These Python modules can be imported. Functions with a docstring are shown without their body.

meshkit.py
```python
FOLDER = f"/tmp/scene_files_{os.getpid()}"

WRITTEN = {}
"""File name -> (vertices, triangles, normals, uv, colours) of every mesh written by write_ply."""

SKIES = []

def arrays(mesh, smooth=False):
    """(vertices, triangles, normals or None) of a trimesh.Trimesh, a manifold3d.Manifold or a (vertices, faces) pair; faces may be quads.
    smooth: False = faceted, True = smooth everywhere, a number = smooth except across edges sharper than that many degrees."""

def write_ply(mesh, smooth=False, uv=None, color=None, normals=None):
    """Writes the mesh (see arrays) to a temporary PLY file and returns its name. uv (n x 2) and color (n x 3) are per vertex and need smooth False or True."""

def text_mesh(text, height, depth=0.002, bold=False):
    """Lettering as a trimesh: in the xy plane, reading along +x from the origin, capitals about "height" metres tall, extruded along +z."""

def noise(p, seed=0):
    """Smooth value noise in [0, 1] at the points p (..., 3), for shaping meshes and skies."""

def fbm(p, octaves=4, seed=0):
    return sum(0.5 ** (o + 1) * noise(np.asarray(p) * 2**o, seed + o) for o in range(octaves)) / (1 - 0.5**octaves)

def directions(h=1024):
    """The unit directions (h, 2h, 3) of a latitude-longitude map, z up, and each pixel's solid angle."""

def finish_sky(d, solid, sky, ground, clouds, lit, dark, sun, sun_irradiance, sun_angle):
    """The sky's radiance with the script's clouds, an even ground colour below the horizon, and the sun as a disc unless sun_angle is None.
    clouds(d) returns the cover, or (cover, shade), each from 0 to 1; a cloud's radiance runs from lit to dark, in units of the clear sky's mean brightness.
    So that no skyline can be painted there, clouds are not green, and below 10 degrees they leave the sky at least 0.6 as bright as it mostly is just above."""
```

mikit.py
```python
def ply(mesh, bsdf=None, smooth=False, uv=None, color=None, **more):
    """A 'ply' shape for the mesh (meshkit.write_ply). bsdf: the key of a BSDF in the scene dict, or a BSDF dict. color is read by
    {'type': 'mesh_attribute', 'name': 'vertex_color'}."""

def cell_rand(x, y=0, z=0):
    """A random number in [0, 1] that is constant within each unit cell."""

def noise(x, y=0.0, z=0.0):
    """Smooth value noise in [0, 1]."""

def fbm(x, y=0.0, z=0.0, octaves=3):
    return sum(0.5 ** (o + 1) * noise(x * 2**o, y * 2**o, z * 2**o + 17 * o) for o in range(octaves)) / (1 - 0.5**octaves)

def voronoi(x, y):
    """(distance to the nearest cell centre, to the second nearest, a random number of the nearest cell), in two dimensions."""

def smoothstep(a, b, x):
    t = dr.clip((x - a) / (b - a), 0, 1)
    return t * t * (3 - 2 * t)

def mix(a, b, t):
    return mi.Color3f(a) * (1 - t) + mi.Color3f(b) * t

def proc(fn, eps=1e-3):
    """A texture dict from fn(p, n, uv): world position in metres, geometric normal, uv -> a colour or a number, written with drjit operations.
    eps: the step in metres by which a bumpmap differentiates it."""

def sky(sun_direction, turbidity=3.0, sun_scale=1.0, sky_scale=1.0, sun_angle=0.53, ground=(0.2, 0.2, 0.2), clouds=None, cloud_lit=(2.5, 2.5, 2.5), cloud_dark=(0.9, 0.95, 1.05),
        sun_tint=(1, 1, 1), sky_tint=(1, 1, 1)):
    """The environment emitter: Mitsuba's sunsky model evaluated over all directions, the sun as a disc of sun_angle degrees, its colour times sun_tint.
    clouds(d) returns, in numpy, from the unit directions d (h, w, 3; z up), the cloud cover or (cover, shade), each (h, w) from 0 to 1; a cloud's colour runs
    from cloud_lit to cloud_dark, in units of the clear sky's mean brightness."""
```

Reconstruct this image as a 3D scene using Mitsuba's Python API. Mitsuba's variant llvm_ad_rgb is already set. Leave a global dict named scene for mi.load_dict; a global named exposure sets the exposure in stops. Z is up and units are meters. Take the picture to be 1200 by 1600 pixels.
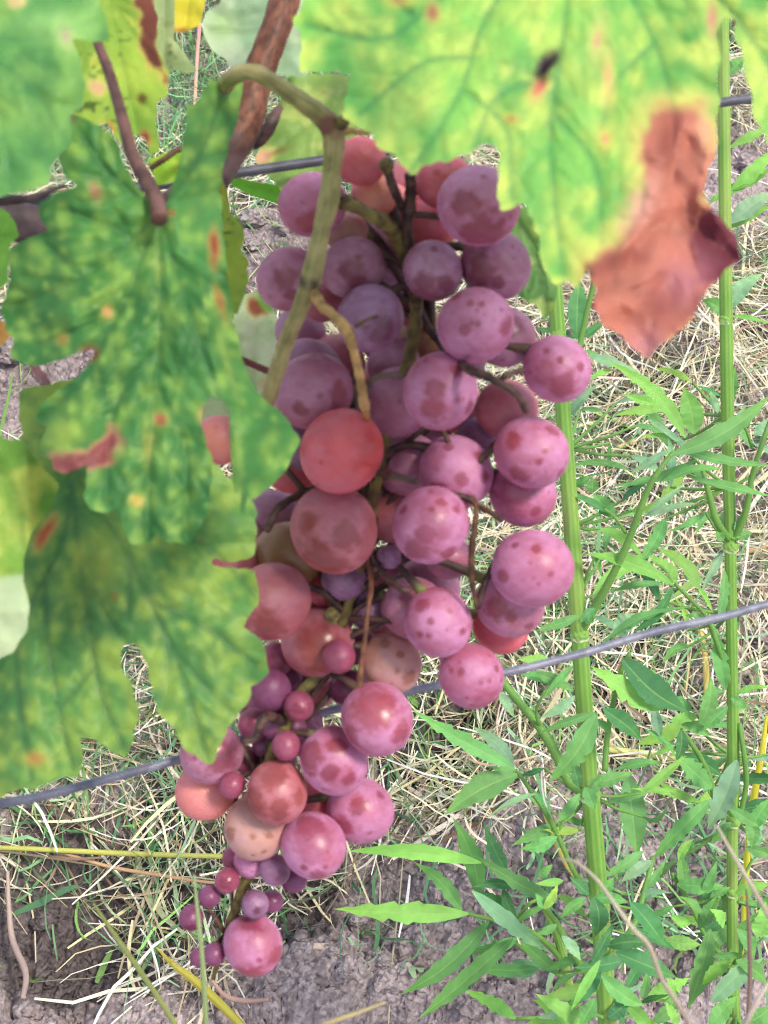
import math, random
import numpy as np
import trimesh
import mitsuba as mi
import mikit, meshkit
import shapely
from shapely.geometry import Polygon
from scipy.spatial import Delaunay, cKDTree

random.seed(7)
RNG = np.random.default_rng(11)
scene, labels = {}, {}

# ------------------------------------------------------------------ camera, sky, exposure
F = 2200.0                                   # focal length in pixels of a picture 1200 wide
PITCH = math.radians(30)
CAM = np.array([0.0, 0.0, 1.05])
FWD = np.array([0, math.cos(PITCH), -math.sin(PITCH)])
RIGHT = np.array([1.0, 0, 0])
UP = np.array([0, math.sin(PITCH), math.cos(PITCH)])
T = mi.ScalarTransform4f
scene['camera'] = {
    'type': 'thinlens', 'fov': 2 * math.degrees(math.atan(600 / F)), 'fov_axis': 'x',
    'aperture_radius': 0.00068, 'focus_distance': 1.05, 'near_clip': 0.02, 'far_clip': 400.0,
    'to_world': T().look_at(origin=CAM.tolist(), target=(CAM + FWD).tolist(), up=[0, 0, 1])}
scene['sky'] = mikit.sky([0.46, -0.48, 0.76], turbidity=3, sun_scale=0.6, sun_angle=14, clouds=lambda d: 1.0,
                         cloud_lit=(1.88, 2.0, 2.36), sun_tint=(0.94, 1.0, 1.10))
exposure = 2.17


def P(px, py, d):
    """The point at depth d metres seen at pixel (px, py) of the 1200 x 1600 photograph."""
    px, py, d = np.broadcast_arrays(np.asarray(px, float), np.asarray(py, float), np.asarray(d, float))
    return CAM + d[..., None] * (FWD + ((px - 600) / F)[..., None] * RIGHT + ((800 - py) / F)[..., None] * UP)


def nz(p, s=1.0, seed=0):
    return meshkit.noise(np.asarray(p, float) * s, seed)


def fb(p, s=1.0, o=3, seed=0):
    return meshkit.fbm(np.asarray(p, float) * s, o, seed)


def sstep(a, b, x):
    t = np.clip((x - a) / (b - a), 0, 1)
    return t * t * (3 - 2 * t)


def lin(r, g, b):
    c = np.array([r, g, b]) / 255.0
    return np.where(c < 0.04045, c / 12.92, ((c + 0.055) / 1.055) ** 2.4)


def lerp(a, b, t):
    t = np.asarray(t)[..., None]
    return np.asarray(a) * (1 - t) + np.asarray(b) * t


# ------------------------------------------------------------------ materials
VC = {'type': 'mesh_attribute', 'name': 'vertex_color'}


def ref(k):
    return {'type': 'ref', 'id': k}


scene['mat_vine_leaf'] = {'type': 'blendbsdf', 'weight': 0.45,
    'a': {'type': 'principledthin', 'base_color': VC, 'roughness': 0.6, 'diff_trans': 1.0, 'spec_trans': 0.0},
    'b': {'type': 'twosided', 'inner': {'type': 'principled', 'base_color': VC, 'roughness': 0.5, 'specular': 0.45}}}
scene['mat_weed_leaf'] = {'type': 'blendbsdf', 'weight': 0.5,
    'a': {'type': 'principledthin', 'base_color': VC, 'roughness': 0.6, 'diff_trans': 0.9, 'spec_trans': 0.0},
    'b': {'type': 'twosided', 'inner': {'type': 'principled', 'base_color': VC, 'roughness': 0.6, 'specular': 0.4}}}
scene['mat_blade'] = {'type': 'principledthin', 'base_color': VC, 'roughness': 0.6, 'diff_trans': 0.5, 'spec_trans': 0.0}
scene['mat_straw'] = {'type': 'twosided', 'inner': {'type': 'diffuse', 'reflectance': VC}}
scene['mat_stem'] = {'type': 'twosided', 'inner': {'type': 'principled', 'base_color': VC, 'roughness': 0.55, 'specular': 0.4}}
scene['mat_grape'] = {'type': 'blendbsdf', 'weight': 0.72,
    'a': {'type': 'principledthin', 'base_color': VC, 'roughness': 0.6, 'diff_trans': 0.8, 'spec_trans': 0.0},
    'b': {'type': 'twosided', 'inner': {'type': 'principled', 'base_color': VC, 'specular': 0.75, 'sheen': 0.35, 'sheen_tint': 0.2,
          'roughness': mikit.proc(lambda p, n, uv: 0.23 + 0.38 * uv.x)}}}


def wire_col(p, n, uv):
    a = mikit.fbm(p.x * 300, p.y * 300, p.z * 300, 3)
    return mikit.mix((0.16, 0.175, 0.24), (0.26, 0.28, 0.36), mikit.smoothstep(0.3, 0.7, a))


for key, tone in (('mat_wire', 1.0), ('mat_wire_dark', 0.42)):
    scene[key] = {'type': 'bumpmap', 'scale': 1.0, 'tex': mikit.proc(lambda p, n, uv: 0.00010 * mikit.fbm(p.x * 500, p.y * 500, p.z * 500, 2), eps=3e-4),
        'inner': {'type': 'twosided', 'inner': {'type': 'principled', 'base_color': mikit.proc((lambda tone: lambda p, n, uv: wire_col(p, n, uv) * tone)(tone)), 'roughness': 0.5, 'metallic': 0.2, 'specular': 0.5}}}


def ray_xy(px, py):
    """Where the line of sight through a pixel meets the ground (the same as ground_at below)."""
    d = P(px, py, 1.0) - CAM
    t = CAM[2] / (math.tan(math.radians(15)) * d[1] - d[2])
    return CAM[0] + t * d[0], CAM[1] + t * d[1]


SHADE_SPOTS = [(*ray_xy(x, y), r) for x, y, r in ((90, 1400, .075), (210, 1400, .05), (430, 1372, .055), (300, 1300, .05), (690, 1150, .06), (640, 1190, .04), (960, 1060, .05), (980, 640, .06), (1190, 560, .06), (1170, 80, .10))]  # spots where the shade of hollows is painted on the soil


def soil_col(p, n, uv):
    a = mikit.fbm(p.x * 9, p.y * 9, p.z * 9, 3)
    b = mikit.fbm(p.x * 260, p.y * 260, p.z * 260, 3)
    c = mikit.mix((0.25, 0.207, 0.217), (0.575, 0.50, 0.52), mikit.smoothstep(0.3, 0.7, 0.42 * a + 0.58 * b))
    shade = mi.Float(0)
    for x, y, r in SHADE_SPOTS:      # shade of the hollows, painted into the soil colour
        shade = shade + mikit.smoothstep(1.5, 0.4, ((p.x - x) ** 2 + (p.y - y) ** 2) / (r * r) + 1.2 * (a - 0.5))
    return mikit.mix(c, c * 0.36, mi.Float(mikit.smoothstep(0.0, 1.0, shade)))


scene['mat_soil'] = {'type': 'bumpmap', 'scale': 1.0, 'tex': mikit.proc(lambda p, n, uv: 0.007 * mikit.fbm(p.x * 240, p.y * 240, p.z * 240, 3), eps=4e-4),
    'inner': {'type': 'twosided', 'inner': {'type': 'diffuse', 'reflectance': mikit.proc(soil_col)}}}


# ------------------------------------------------------------------ helpers for meshes
def put(key, mesh, mat, smooth=True, color=None, uv=None):
    k, n = key, 0
    while k in scene:
        n += 1
        k = f'{key}_{n:03d}'
    scene[k] = mikit.ply(mesh, mat, smooth=smooth, color=color, uv=uv)
    return k


def new_thing(name, label, category, group=None):
    k, n = name, 0
    while k in labels:
        n += 1
        k = f'{name}_{n:03d}'
    labels[k] = {'label': label, 'category': category}
    if group:
        labels[k]['group'] = group
    return k


def resample(pts, n):
    """A Catmull-Rom curve through the points, n samples."""
    pts = np.asarray(pts, float)
    if len(pts) == 2:
        return pts[0] + np.linspace(0, 1, n)[:, None] * (pts[1] - pts[0])
    ext = np.vstack([2 * pts[0] - pts[1], pts, 2 * pts[-1] - pts[-2]])
    u = np.linspace(0, len(pts) - 1 - 1e-9, n)
    i = u.astype(int)
    t = (u - i)[:, None]
    a, b, c, d = ext[i], ext[i + 1], ext[i + 2], ext[i + 3]
    return 0.5 * (2 * b + (c - a) * t + (2 * a - 5 * b + 4 * c - d) * t * t + (3 * b - a - 3 * c + d) * t ** 3)


def tube(pts, rad, sides=10, n=None, rib=0.0, ribs=0, rough=0.0, seed=0):
    """(vertices, faces, along, around) of a closed tube; rad per given point."""
    pts = np.asarray(pts, float)
    rad = np.broadcast_to(np.asarray(rad, float), (len(pts),))
    n = n or max(2, 6 * (len(pts) - 1) + 1)
    c = resample(np.column_stack([pts, rad]), n)
    c, r = c[:, :3], np.maximum(c[:, 3], 1e-5)
    tan = np.gradient(c, axis=0)
    tan /= np.linalg.norm(tan, axis=1, keepdims=True) + 1e-12
    x = np.cross(tan[0], [0.3, 0.5, 0.8])
    x /= np.linalg.norm(x)
    frames = []
    for t in tan:
        x = x - t * (x @ t)
        x /= np.linalg.norm(x)
        frames.append((x, np.cross(t, x)))
    ang = np.arange(sides) / sides * 2 * math.pi
    V = np.zeros((n, sides, 3))
    for k, (x, y) in enumerate(frames):
        rr = r[k] * (1 + rib * np.cos(ang * ribs)) if ribs else np.full(sides, r[k])
        V[k] = c[k] + rr[:, None] * (np.cos(ang)[:, None] * x + np.sin(ang)[:, None] * y)
    if rough:
        N = V - c[:, None]
        V = V + N * ((fb(V, 1.0 / max(r.mean(), 1e-4) * 0.7, 3, seed) - 0.5)[..., None] * 2 * rough)
    i = np.arange(n - 1)[:, None] * sides
    j = np.arange(sides)[None]
    q = np.stack([i + j, i + (j + 1) % sides, i + sides + (j + 1) % sides, i + sides + j], -1).reshape(-1, 4)
    f = np.vstack([q[:, [0, 1, 2]], q[:, [0, 2, 3]]])
    caps = []
    for base, flip in ((0, True), ((n - 1) * sides, False)):
        for k in range(1, sides - 1):
            caps.append([base, base + k + 1, base + k] if flip else [base, base + k, base + k + 1])
    f = np.vstack([f, caps])
    return V.reshape(-1, 3), f, np.repeat(np.linspace(0, 1, n), sides), np.tile(ang, n)


def dist_poly(p, lines):
    """Distance of the 2-D points p to the nearest of several polylines."""
    best = np.full(len(p), 1e9)
    for L in lines:
        L = np.asarray(L, float)
        for a, b in zip(L[:-1], L[1:]):
            t = np.clip(((p - a) @ (b - a)) / max((b - a) @ (b - a), 1e-9), 0, 1)
            best = np.minimum(best, np.linalg.norm(p - a - t[:, None] * (b - a), axis=1))
    return best


# ------------------------------------------------------------------ the ground
SLOPE = math.tan(math.radians(15))


def plane_z(x, y):
    return SLOPE * 8 * np.tanh(np.asarray(y, float) / 8) + 0 * np.asarray(x, float)


def ground_at(px, py):
    """Where the line of sight through a pixel meets the mean slope of the ground (x, y)."""
    d = P(px, py, 1.0) - CAM
    t = CAM[2] / (SLOPE * d[..., 1] - d[..., 2])
    return (CAM + t[..., None] * d)[..., :2]


def axis(cuts, far):
    """Grid lines: the steps between the cuts, then ever wider to the horizon on both sides."""
    mid = np.concatenate([np.arange(a, b - st * .5, st) for a, b, st in cuts] + [[cuts[-1][1]]])
    out, q = [], 0.003
    while (out[-1] if out else 0) < far:
        q *= 1.22
        out.append((out[-1] if out else 0) + q)
    return np.concatenate([mid[0] - np.array(out[::-1]), mid, mid[-1] + np.array(out)])


GX, GY = axis([(-0.62, -0.36, 0.0030), (-0.36, 0.36, 0.0017), (0.36, 0.62, 0.0030)], 70), axis([(0.74, 1.36, 0.0017), (1.36, 2.65, 0.0030)], 70)
gx, gy = np.meshgrid(GX, GY)
g3 = np.stack([gx, gy, 0 * gx], -1)
RELIEF = (fb(g3, 4.0, 3, 3) - 0.5) * 0.10 + (fb(g3, 17.0, 3, 5) - 0.5) * 0.05 + (fb(g3, 60.0, 3, 9) - 0.5) * 0.016
# soil crumbs: many small angular half-buried lumps
crumb = np.zeros_like(RELIEF)
rc = np.random.default_rng(5)
for k in range(80000):
    near = k % 3 > 0
    r = min(0.0021 * (rc.random() ** -0.42), 0.0095)
    x, y = (rc.uniform(-.36, .36), rc.uniform(.74, 1.36)) if near else (rc.uniform(-.62, .62), rc.uniform(.74, 2.65))
    i0, i1, j0, j1 = np.searchsorted(GX, x - 1.5 * r), np.searchsorted(GX, x + 1.5 * r), np.searchsorted(GY, y - 1.5 * r), np.searchsorted(GY, y + 1.5 * r)
    dx, dy = gx[j0:j1, i0:i1] - x, gy[j0:j1, i0:i1] - y
    a0, far = rc.uniform(0, 6.3), 0
    for q in range(5):
        an = a0 + q * 1.2566 + rc.uniform(-.3, .3)
        far = np.maximum(far, (dx * math.cos(an) + dy * math.sin(an)) / rc.uniform(.75, 1.2))
    hgt = np.clip(1.5 * (r - far), 0, r * rc.uniform(.5, 1.0)) + (far < r) * (dx * rc.uniform(-.5, .5) + dy * rc.uniform(-.5, .5))
    crumb[j0:j1, i0:i1] = np.maximum(crumb[j0:j1, i0:i1], hgt)
RELIEF = RELIEF + crumb * (0.9 + 1.2 * fb(g3, 6, 2, 8)) + (fb(g3, 330, 2, 19) - 0.5) * 0.008
fade = np.exp(-np.maximum(np.abs(gx) - 0.62, 0) / 3) * np.exp(-np.maximum(gy - 2.65, 0) / 3) * np.exp(-np.maximum(0.72 - gy, 0) / 3)
GZ = plane_z(gx, gy) + RELIEF * fade
# hollows and low banks where the photograph shows them
for px, py, rad, h in ((110, 1420, 0.085, -0.085), (690, 1150, 0.055, -0.07), (430, 1370, 0.06, -0.05), (600, 1370, 0.05, -0.03), (210, 1410, 0.06, -0.03), (980, 1100, 0.06, -0.03), (1090, 420, 0.07, -0.05), (960, 620, 0.06, -0.05), (1180, 560, 0.05, -0.04), (560, 1440, 0.10, 0.02), (1050, 600, 0.15, 0.03), (30, 620, 0.1, 0.02), (250, 1260, 0.12, 0.02)):
    c = ground_at(px, py)
    GZ += h * np.exp(-((gx - c[0]) ** 2 + (gy - c[1]) ** 2) / rad ** 2)


def gz(x, y):
    """Height of the built ground."""
    x, y = np.asarray(x, float), np.asarray(y, float)
    i = np.clip(np.searchsorted(GX, x) - 1, 0, len(GX) - 2)
    j = np.clip(np.searchsorted(GY, y) - 1, 0, len(GY) - 2)
    a, b = (x - GX[i]) / (GX[i + 1] - GX[i]), (y - GY[j]) / (GY[j + 1] - GY[j])
    return (GZ[j, i] * (1 - a) + GZ[j, i + 1] * a) * (1 - b) + (GZ[j + 1, i] * (1 - a) + GZ[j + 1, i + 1] * a) * b


nx, ny = len(GX), len(GY)
q = (np.arange(ny - 1)[:, None] * nx + np.arange(nx - 1)[None]).reshape(-1)
quads = np.stack([q, q + 1, q + 1 + nx, q + nx], 1)
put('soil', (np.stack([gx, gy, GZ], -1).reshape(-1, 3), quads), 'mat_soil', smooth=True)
labels['soil'] = {'label': 'crumbly purplish brown vineyard soil sloping up behind the grapes', 'category': 'soil', 'kind': 'structure'}

# loose clods that can be told apart: parts of the soil
rc = np.random.default_rng(21)
CLODS = [(400, 365, .022), (395, 395, .012), (450, 385, .016), (420, 440, .012), (735, 1580, .016), (790, 1175, .012), (690, 1195, .016), (640, 1180, .013), (770, 1230, .010), (980, 1300, .012),
         (40, 1555, .017), (120, 1500, .014), (215, 1565, .010), (560, 1400, .013), (640, 1420, .010), (470, 1470, .009), (60, 1400, .015), (1010, 1420, .012), (880, 1450, .012), (860, 1500, .010),
         (1180, 1180, .014), (1190, 1020, .018), (1165, 260, .02), (1180, 340, .018), (20, 590, .022), (70, 650, .018), (1030, 1170, .012), (540, 1530, .008), (600, 1500, .008), (700, 1540, .008), (330, 1460, .012), (270, 1370, .012)]
for px, py, r in CLODS:
    r *= .6 if py > 1100 else .85
    m = trimesh.creation.icosphere(subdivisions=3)
    v = m.vertices * np.array([1, 0.8 + 0.4 * rc.random(), 0.55 + 0.25 * rc.random()])
    off = rc.random(3) * 50
    v = v * (0.55 + 0.9 * fb(m.vertices + off, 1.6, 3))[:, None] * (0.8 + 0.45 * nz(m.vertices + off, 5))[:, None]
    c = ground_at(px, py)
    put('soil__clod', (v * r + [c[0], c[1], gz(c[0], c[1]) + 0.25 * r], m.faces), 'mat_soil', smooth=True)


# ------------------------------------------------------------------ straw and grass on the ground (nobody could count it)
def blob_field(x, y, blobs):
    out = np.zeros_like(x)
    for px, py, rad, w in blobs:
        c = ground_at(px, py)
        out = out + w * np.exp(-((x - c[0]) ** 2 + (y - c[1]) ** 2) / rad ** 2)
    return out


BARE = [(300, 130, .16, .8), (310, 40, .2, .8), (310, 220, .1, .6), (560, 1450, .10, 1), (640, 1500, .10, 1), (500, 1560, .08, .7), (720, 1560, .06, .6), (80, 1420, .08, .8), (60, 1560, .08, .4), (20, 610, .14, 1.2), (80, 600, .1, .8), (400, 390, .10, 1.1),
        (1180, 330, .12, .9), (1190, 1010, .07, 1), (1060, 1060, .05, .9), (690, 1160, .05, .9), (640, 1150, .05, .7), (850, 1460, .06, .7), (1000, 1330, .05, .5), (890, 1480, .05, .6), (1030, 1250, .05, .5)]


def ribbons(n, length, width, seed, region, lift=0.02, curl=0.35, density=None, colors=None, segs=5, dirfield=True, stand=0.0, jit=.75):
    """Blades as bent strips of quads, coloured one by one: (V, F, C)."""
    r = np.random.default_rng(seed)
    x = r.uniform(region[0], region[1], n * 3)
    y = r.uniform(region[2], region[3], n * 3)
    if density is not None:
        keep = r.random(n * 3) < density(x, y)
        x, y = x[keep], y[keep]
    x, y = x[:n], y[:n]
    n = len(x)
    p0 = np.stack([x, y, 0 * x], -1)
    a = (fb(p0, 3.5, 2, seed) * 9 + r.normal(0, jit, n)) if dirfield else r.uniform(0, 2 * math.pi, n)
    L = length * np.exp(np.clip(r.normal(0, 0.4, n), -.9, .7))
    w = width * np.exp(r.normal(0, 0.35, n))
    bend = r.normal(0, curl, n)
    tilt = r.normal(0, 0.16, n)
    h0 = lift * r.random(n) ** 1.5
    cur = np.stack([x - np.cos(a) * L / 2, y - np.sin(a) * L / 2], -1)
    pts, sides = [], []
    for k in range(segs + 1):
        t = k / segs
        ang = a + bend * (t - 0.5) * 2
        if k:
            cur = cur + np.stack([np.cos(ang), np.sin(ang)], -1) * (L / segs)[:, None]
        z = gz(cur[:, 0], cur[:, 1])
        pts.append([cur[:, 0], cur[:, 1], z])
        sides.append([-np.sin(ang), np.cos(ang), 0 * ang])
    pts, sides = np.array(pts).transpose(2, 0, 1), np.array(sides).transpose(2, 0, 1)
    # a stiff blade bridges the bumps: smooth its height and lay it on top
    zc = pts[:, :, 2].mean(1, keepdims=True) * 0.7 + pts[:, :, 2] * 0.3
    u = np.linspace(-0.5, 0.5, segs + 1)[None]
    pts[:, :, 2] = np.maximum(zc + (SLOPE * np.sin(a) * L)[:, None] * u * 0.7 + h0[:, None] + tilt[:, None] * L[:, None] * u, pts[:, :, 2] + 0.0008 + 0.15 * h0[:, None]) + stand * (u + 0.5) ** 1.3 * L[:, None]
    roll = r.normal(0, 0.7, n)
    sides = sides * np.cos(roll)[:, None, None]
    sides[:, :, 2] += np.sin(roll)[:, None]
    taper = np.sin(np.pi * np.clip(np.linspace(0.12, 0.93, segs + 1), 0, 1)) ** 0.5
    off = sides * (w[:, None] * taper[None] / 2)[..., None]
    V = np.stack([pts - off, pts + off], 2).reshape(n, -1, 3)
    F0 = []
    for k in range(segs):
        b = 2 * k
        F0 += [[b, b + 1, b + 3], [b, b + 3, b + 2]]
    Fc = (np.array(F0)[None] + (np.arange(n) * 2 * (segs + 1))[:, None, None]).reshape(-1, 3)
    col = colors(r, n, x, y)
    C = np.repeat(col[:, None], 2 * (segs + 1), 1).reshape(-1, 3)
    return V.reshape(-1, 3), Fc, C


def palette(cols, probs, jitter=0.18):
    cols = np.array([lin(*c) for c in cols])

    def pick(r, n, x, y):
        c = cols[r.choice(len(cols), n, p=np.array(probs) / sum(probs))]
        return np.clip(c * np.exp(r.normal(0, jitter, (n, 1))) * np.exp(r.normal(0, 0.04, (n, 3))), 0.01, 0.85)
    return pick


def straw_density(x, y):
    p = np.stack([x, y, 0 * x], -1)
    base = 0.12 + 1.25 * sstep(0.38, 0.58, fb(p, 5, 3, 31))
    dense = blob_field(x, y, [(1050, 520, .35, .7), (1000, 800, .25, .6), (250, 1240, .16, .8), (560, 1230, .12, .6), (620, 1130, .12, .5), (450, 1320, .12, .6), (200, 1560, .1, .4)])
    return np.clip(base + dense - 1.05 * blob_field(x, y, BARE), 0.02, 1)


def join(parts):
    at, Vs, Fs, Cs = 0, [], [], []
    for v, f, c in parts:
        Vs.append(v), Fs.append(f + at), Cs.append(c)
        at += len(v)
    return np.vstack(Vs), np.vstack(Fs), np.vstack(Cs)


REG = (-0.66, 0.66, 0.75, 2.7)
dry = palette([(230, 226, 208), (222, 214, 188), (226, 220, 198), (208, 198, 170), (236, 232, 220), (186, 168, 146), (220, 212, 170), (136, 116, 98)], [3, 3, 3, 3, 4, 2, 2, 2])
pale = palette([(240, 232, 210), (230, 220, 184), (222, 216, 176), (206, 188, 156)], [3, 3, 2, 2])
stale = palette([(176, 190, 156), (146, 166, 130), (210, 214, 192), (112, 128, 100)], [3, 3, 3, 1.5])
v, f, c = join([ribbons(17000, 0.080, 0.0016, 41, REG, 0.034, 0.35, straw_density, dry),
                ribbons(9000, 0.05, 0.0013, 42, REG, 0.02, 0.8, straw_density, dry, dirfield=False),
                ribbons(6500, 0.07, 0.0017, 43, REG, 0.028, 0.5, straw_density, stale),
                ribbons(3200, 0.085, 0.0018, 45, REG, 0.036, 0.4, straw_density, pale, jit=.35),
                ribbons(450, 0.12, 0.0026, 44, REG, 0.034, 0.2, straw_density, dry)])
put('straw', (v, f), 'mat_straw', smooth=False, color=c)
labels['straw'] = {'label': 'dry cut straw and hay strewn over the soil', 'category': 'straw', 'kind': 'stuff'}

green = palette([(134, 186, 134), (114, 166, 122), (168, 208, 164), (142, 186, 110), (96, 142, 104)], [3, 3, 2, 2, 2])


def grass_density(x, y):
    p = np.stack([x, y, 0 * x], -1)
    spots = blob_field(x, y, [(300, 130, .18, 2.5), (310, 210, .14, 2.2), (300, 40, .2, 2.5), (430, 330, .05, .6), (400, 230, .1, .9), (900, 690, .08, .5), (960, 820, .07, .4), (700, 1090, .07, .6), (620, 1010, .1, .8), (230, 1170, .07, .9), (310, 1190, .08, .5),
                              (960, 980, .08, .7), (900, 1060, .08, .5), (560, 1000, .12, .6), (90, 1290, .05, .6), (330, 1330, .08, .5), (1180, 440, .1, .2), (1060, 1430, .1, .7), (1130, 1560, .1, .8), (640, 1060, .08, .6)])
    return np.clip(spots + 0.16 * (fb(p, 6, 2, 77) > 0.48), 0, 1)


v, f, c = join([ribbons(4200, 0.06, 0.0018, 51, REG, 0.012, 0.5, grass_density, green, dirfield=False, stand=0.55),
                ribbons(2600, 0.035, 0.0028, 52, REG, 0.010, 0.8, grass_density, green, dirfield=False, stand=0.35)])
put('grass', (v, f), 'mat_blade', smooth=False, color=c)
labels['grass'] = {'label': 'thin bluish green grass tufts growing up through the straw', 'category': 'grass', 'kind': 'stuff'}


# ------------------------------------------------------------------ the grapevine: cane, cordon, trunk, leaves
vine = new_thing('grapevine', 'grapevine with a brown cane and yellowing, brown-spotted lobed leaves around the bunch', 'grapevine')


def wood_color(v, a, b, s=90, seed=0):
    n = fb(v, s, 3, seed)
    return lerp(lin(*a), lin(*b), sstep(0.3, 0.7, n))


def bark(v, al, ar, dark, light, length, streak=1.0, seed=0):
    """Bark: long fibres, pores and blotches, laid along the tube."""
    q = np.stack([np.cos(ar) * 5, np.sin(ar) * 5, al * length * 60], -1)
    a = fb(q, 1, 3, seed)
    b = fb(np.stack([np.cos(ar) * 2, np.sin(ar) * 2, al * length * 160], -1), 1, 2, seed + 4)
    c = lerp(lin(*dark), lin(*light), np.clip(sstep(.3, .7, a) * .7 * streak + .5 * (b - .3), 0, 1))
    pore = sstep(.72, .80, nz(q * [1.6, 1.6, 3], 1, seed + 7))
    return lerp(c, lin(*dark) * .5, .7 * pore)


cane_px = [(462, -70, .41), (450, -20, .405), (428, 50, .40), (405, 115, .40), (388, 172, .40), (364, 226, .40), (310, 296, .40), (180, 375, .39), (20, 345, .385), (-160, 310, .39), (-420, 300, .42)]
pts = np.array([P(*p) for p in cane_px])
rad = np.array([.0042, .0042, .0043, .0046, .0051, .0055, .0055, .0056, .0058, .009, .013])
v, f, al, ar = tube(pts, rad, 40, 420, rough=0.16, seed=3)
put('grapevine__cane', (v, f), 'mat_stem', color=lerp(bark(v, al, ar, (78, 48, 40), (140, 92, 70), .5, 1, 4), wood_color(v, (62, 50, 54), (92, 76, 80), 200, 5), sstep(.42, .55, al)))
tr0 = pts[-1]
tpts = [tr0, tr0 + [-0.10, 0.03, -0.02], tr0 + [-0.20, 0.06, -0.12], tr0 + [-0.22, 0.07, -0.3]]
g = tr0 + [-0.23, 0.07, 0]
tpts.append(np.array([g[0], g[1], gz(g[0], g[1]) - 0.03]))
v, f, al, ar = tube(tpts, [.013, .016, .02, .022, .027], 16, 60, rough=0.25, seed=8)
put('grapevine__trunk', (v, f), 'mat_stem', color=wood_color(v * [1, 1, .2], (70, 56, 46), (120, 100, 84), 300, 4))
v, f, al, ar = tube([P(437, 168, .395), P(425, 190, .392), P(412, 215, .394), P(398, 232, .398)], [.0010, .0018, .0016, .0006], 10, 20, rough=0.2)
put('grapevine__bud', (v, f), 'mat_stem', color=wood_color(v, (52, 40, 42), (104, 78, 76), 400, 6))


def vine_petiole(path, r0, r1, parent, cols=((74, 50, 46), (112, 80, 74))):
    pts = np.array([P(*p) for p in path])
    v, f, al, ar = tube(pts, np.linspace(r0, r1, len(pts)), 10, rough=0.05)
    put(parent + '__petiole', (v, f), 'mat_stem', color=wood_color(v, *cols, 300, 2))


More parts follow.
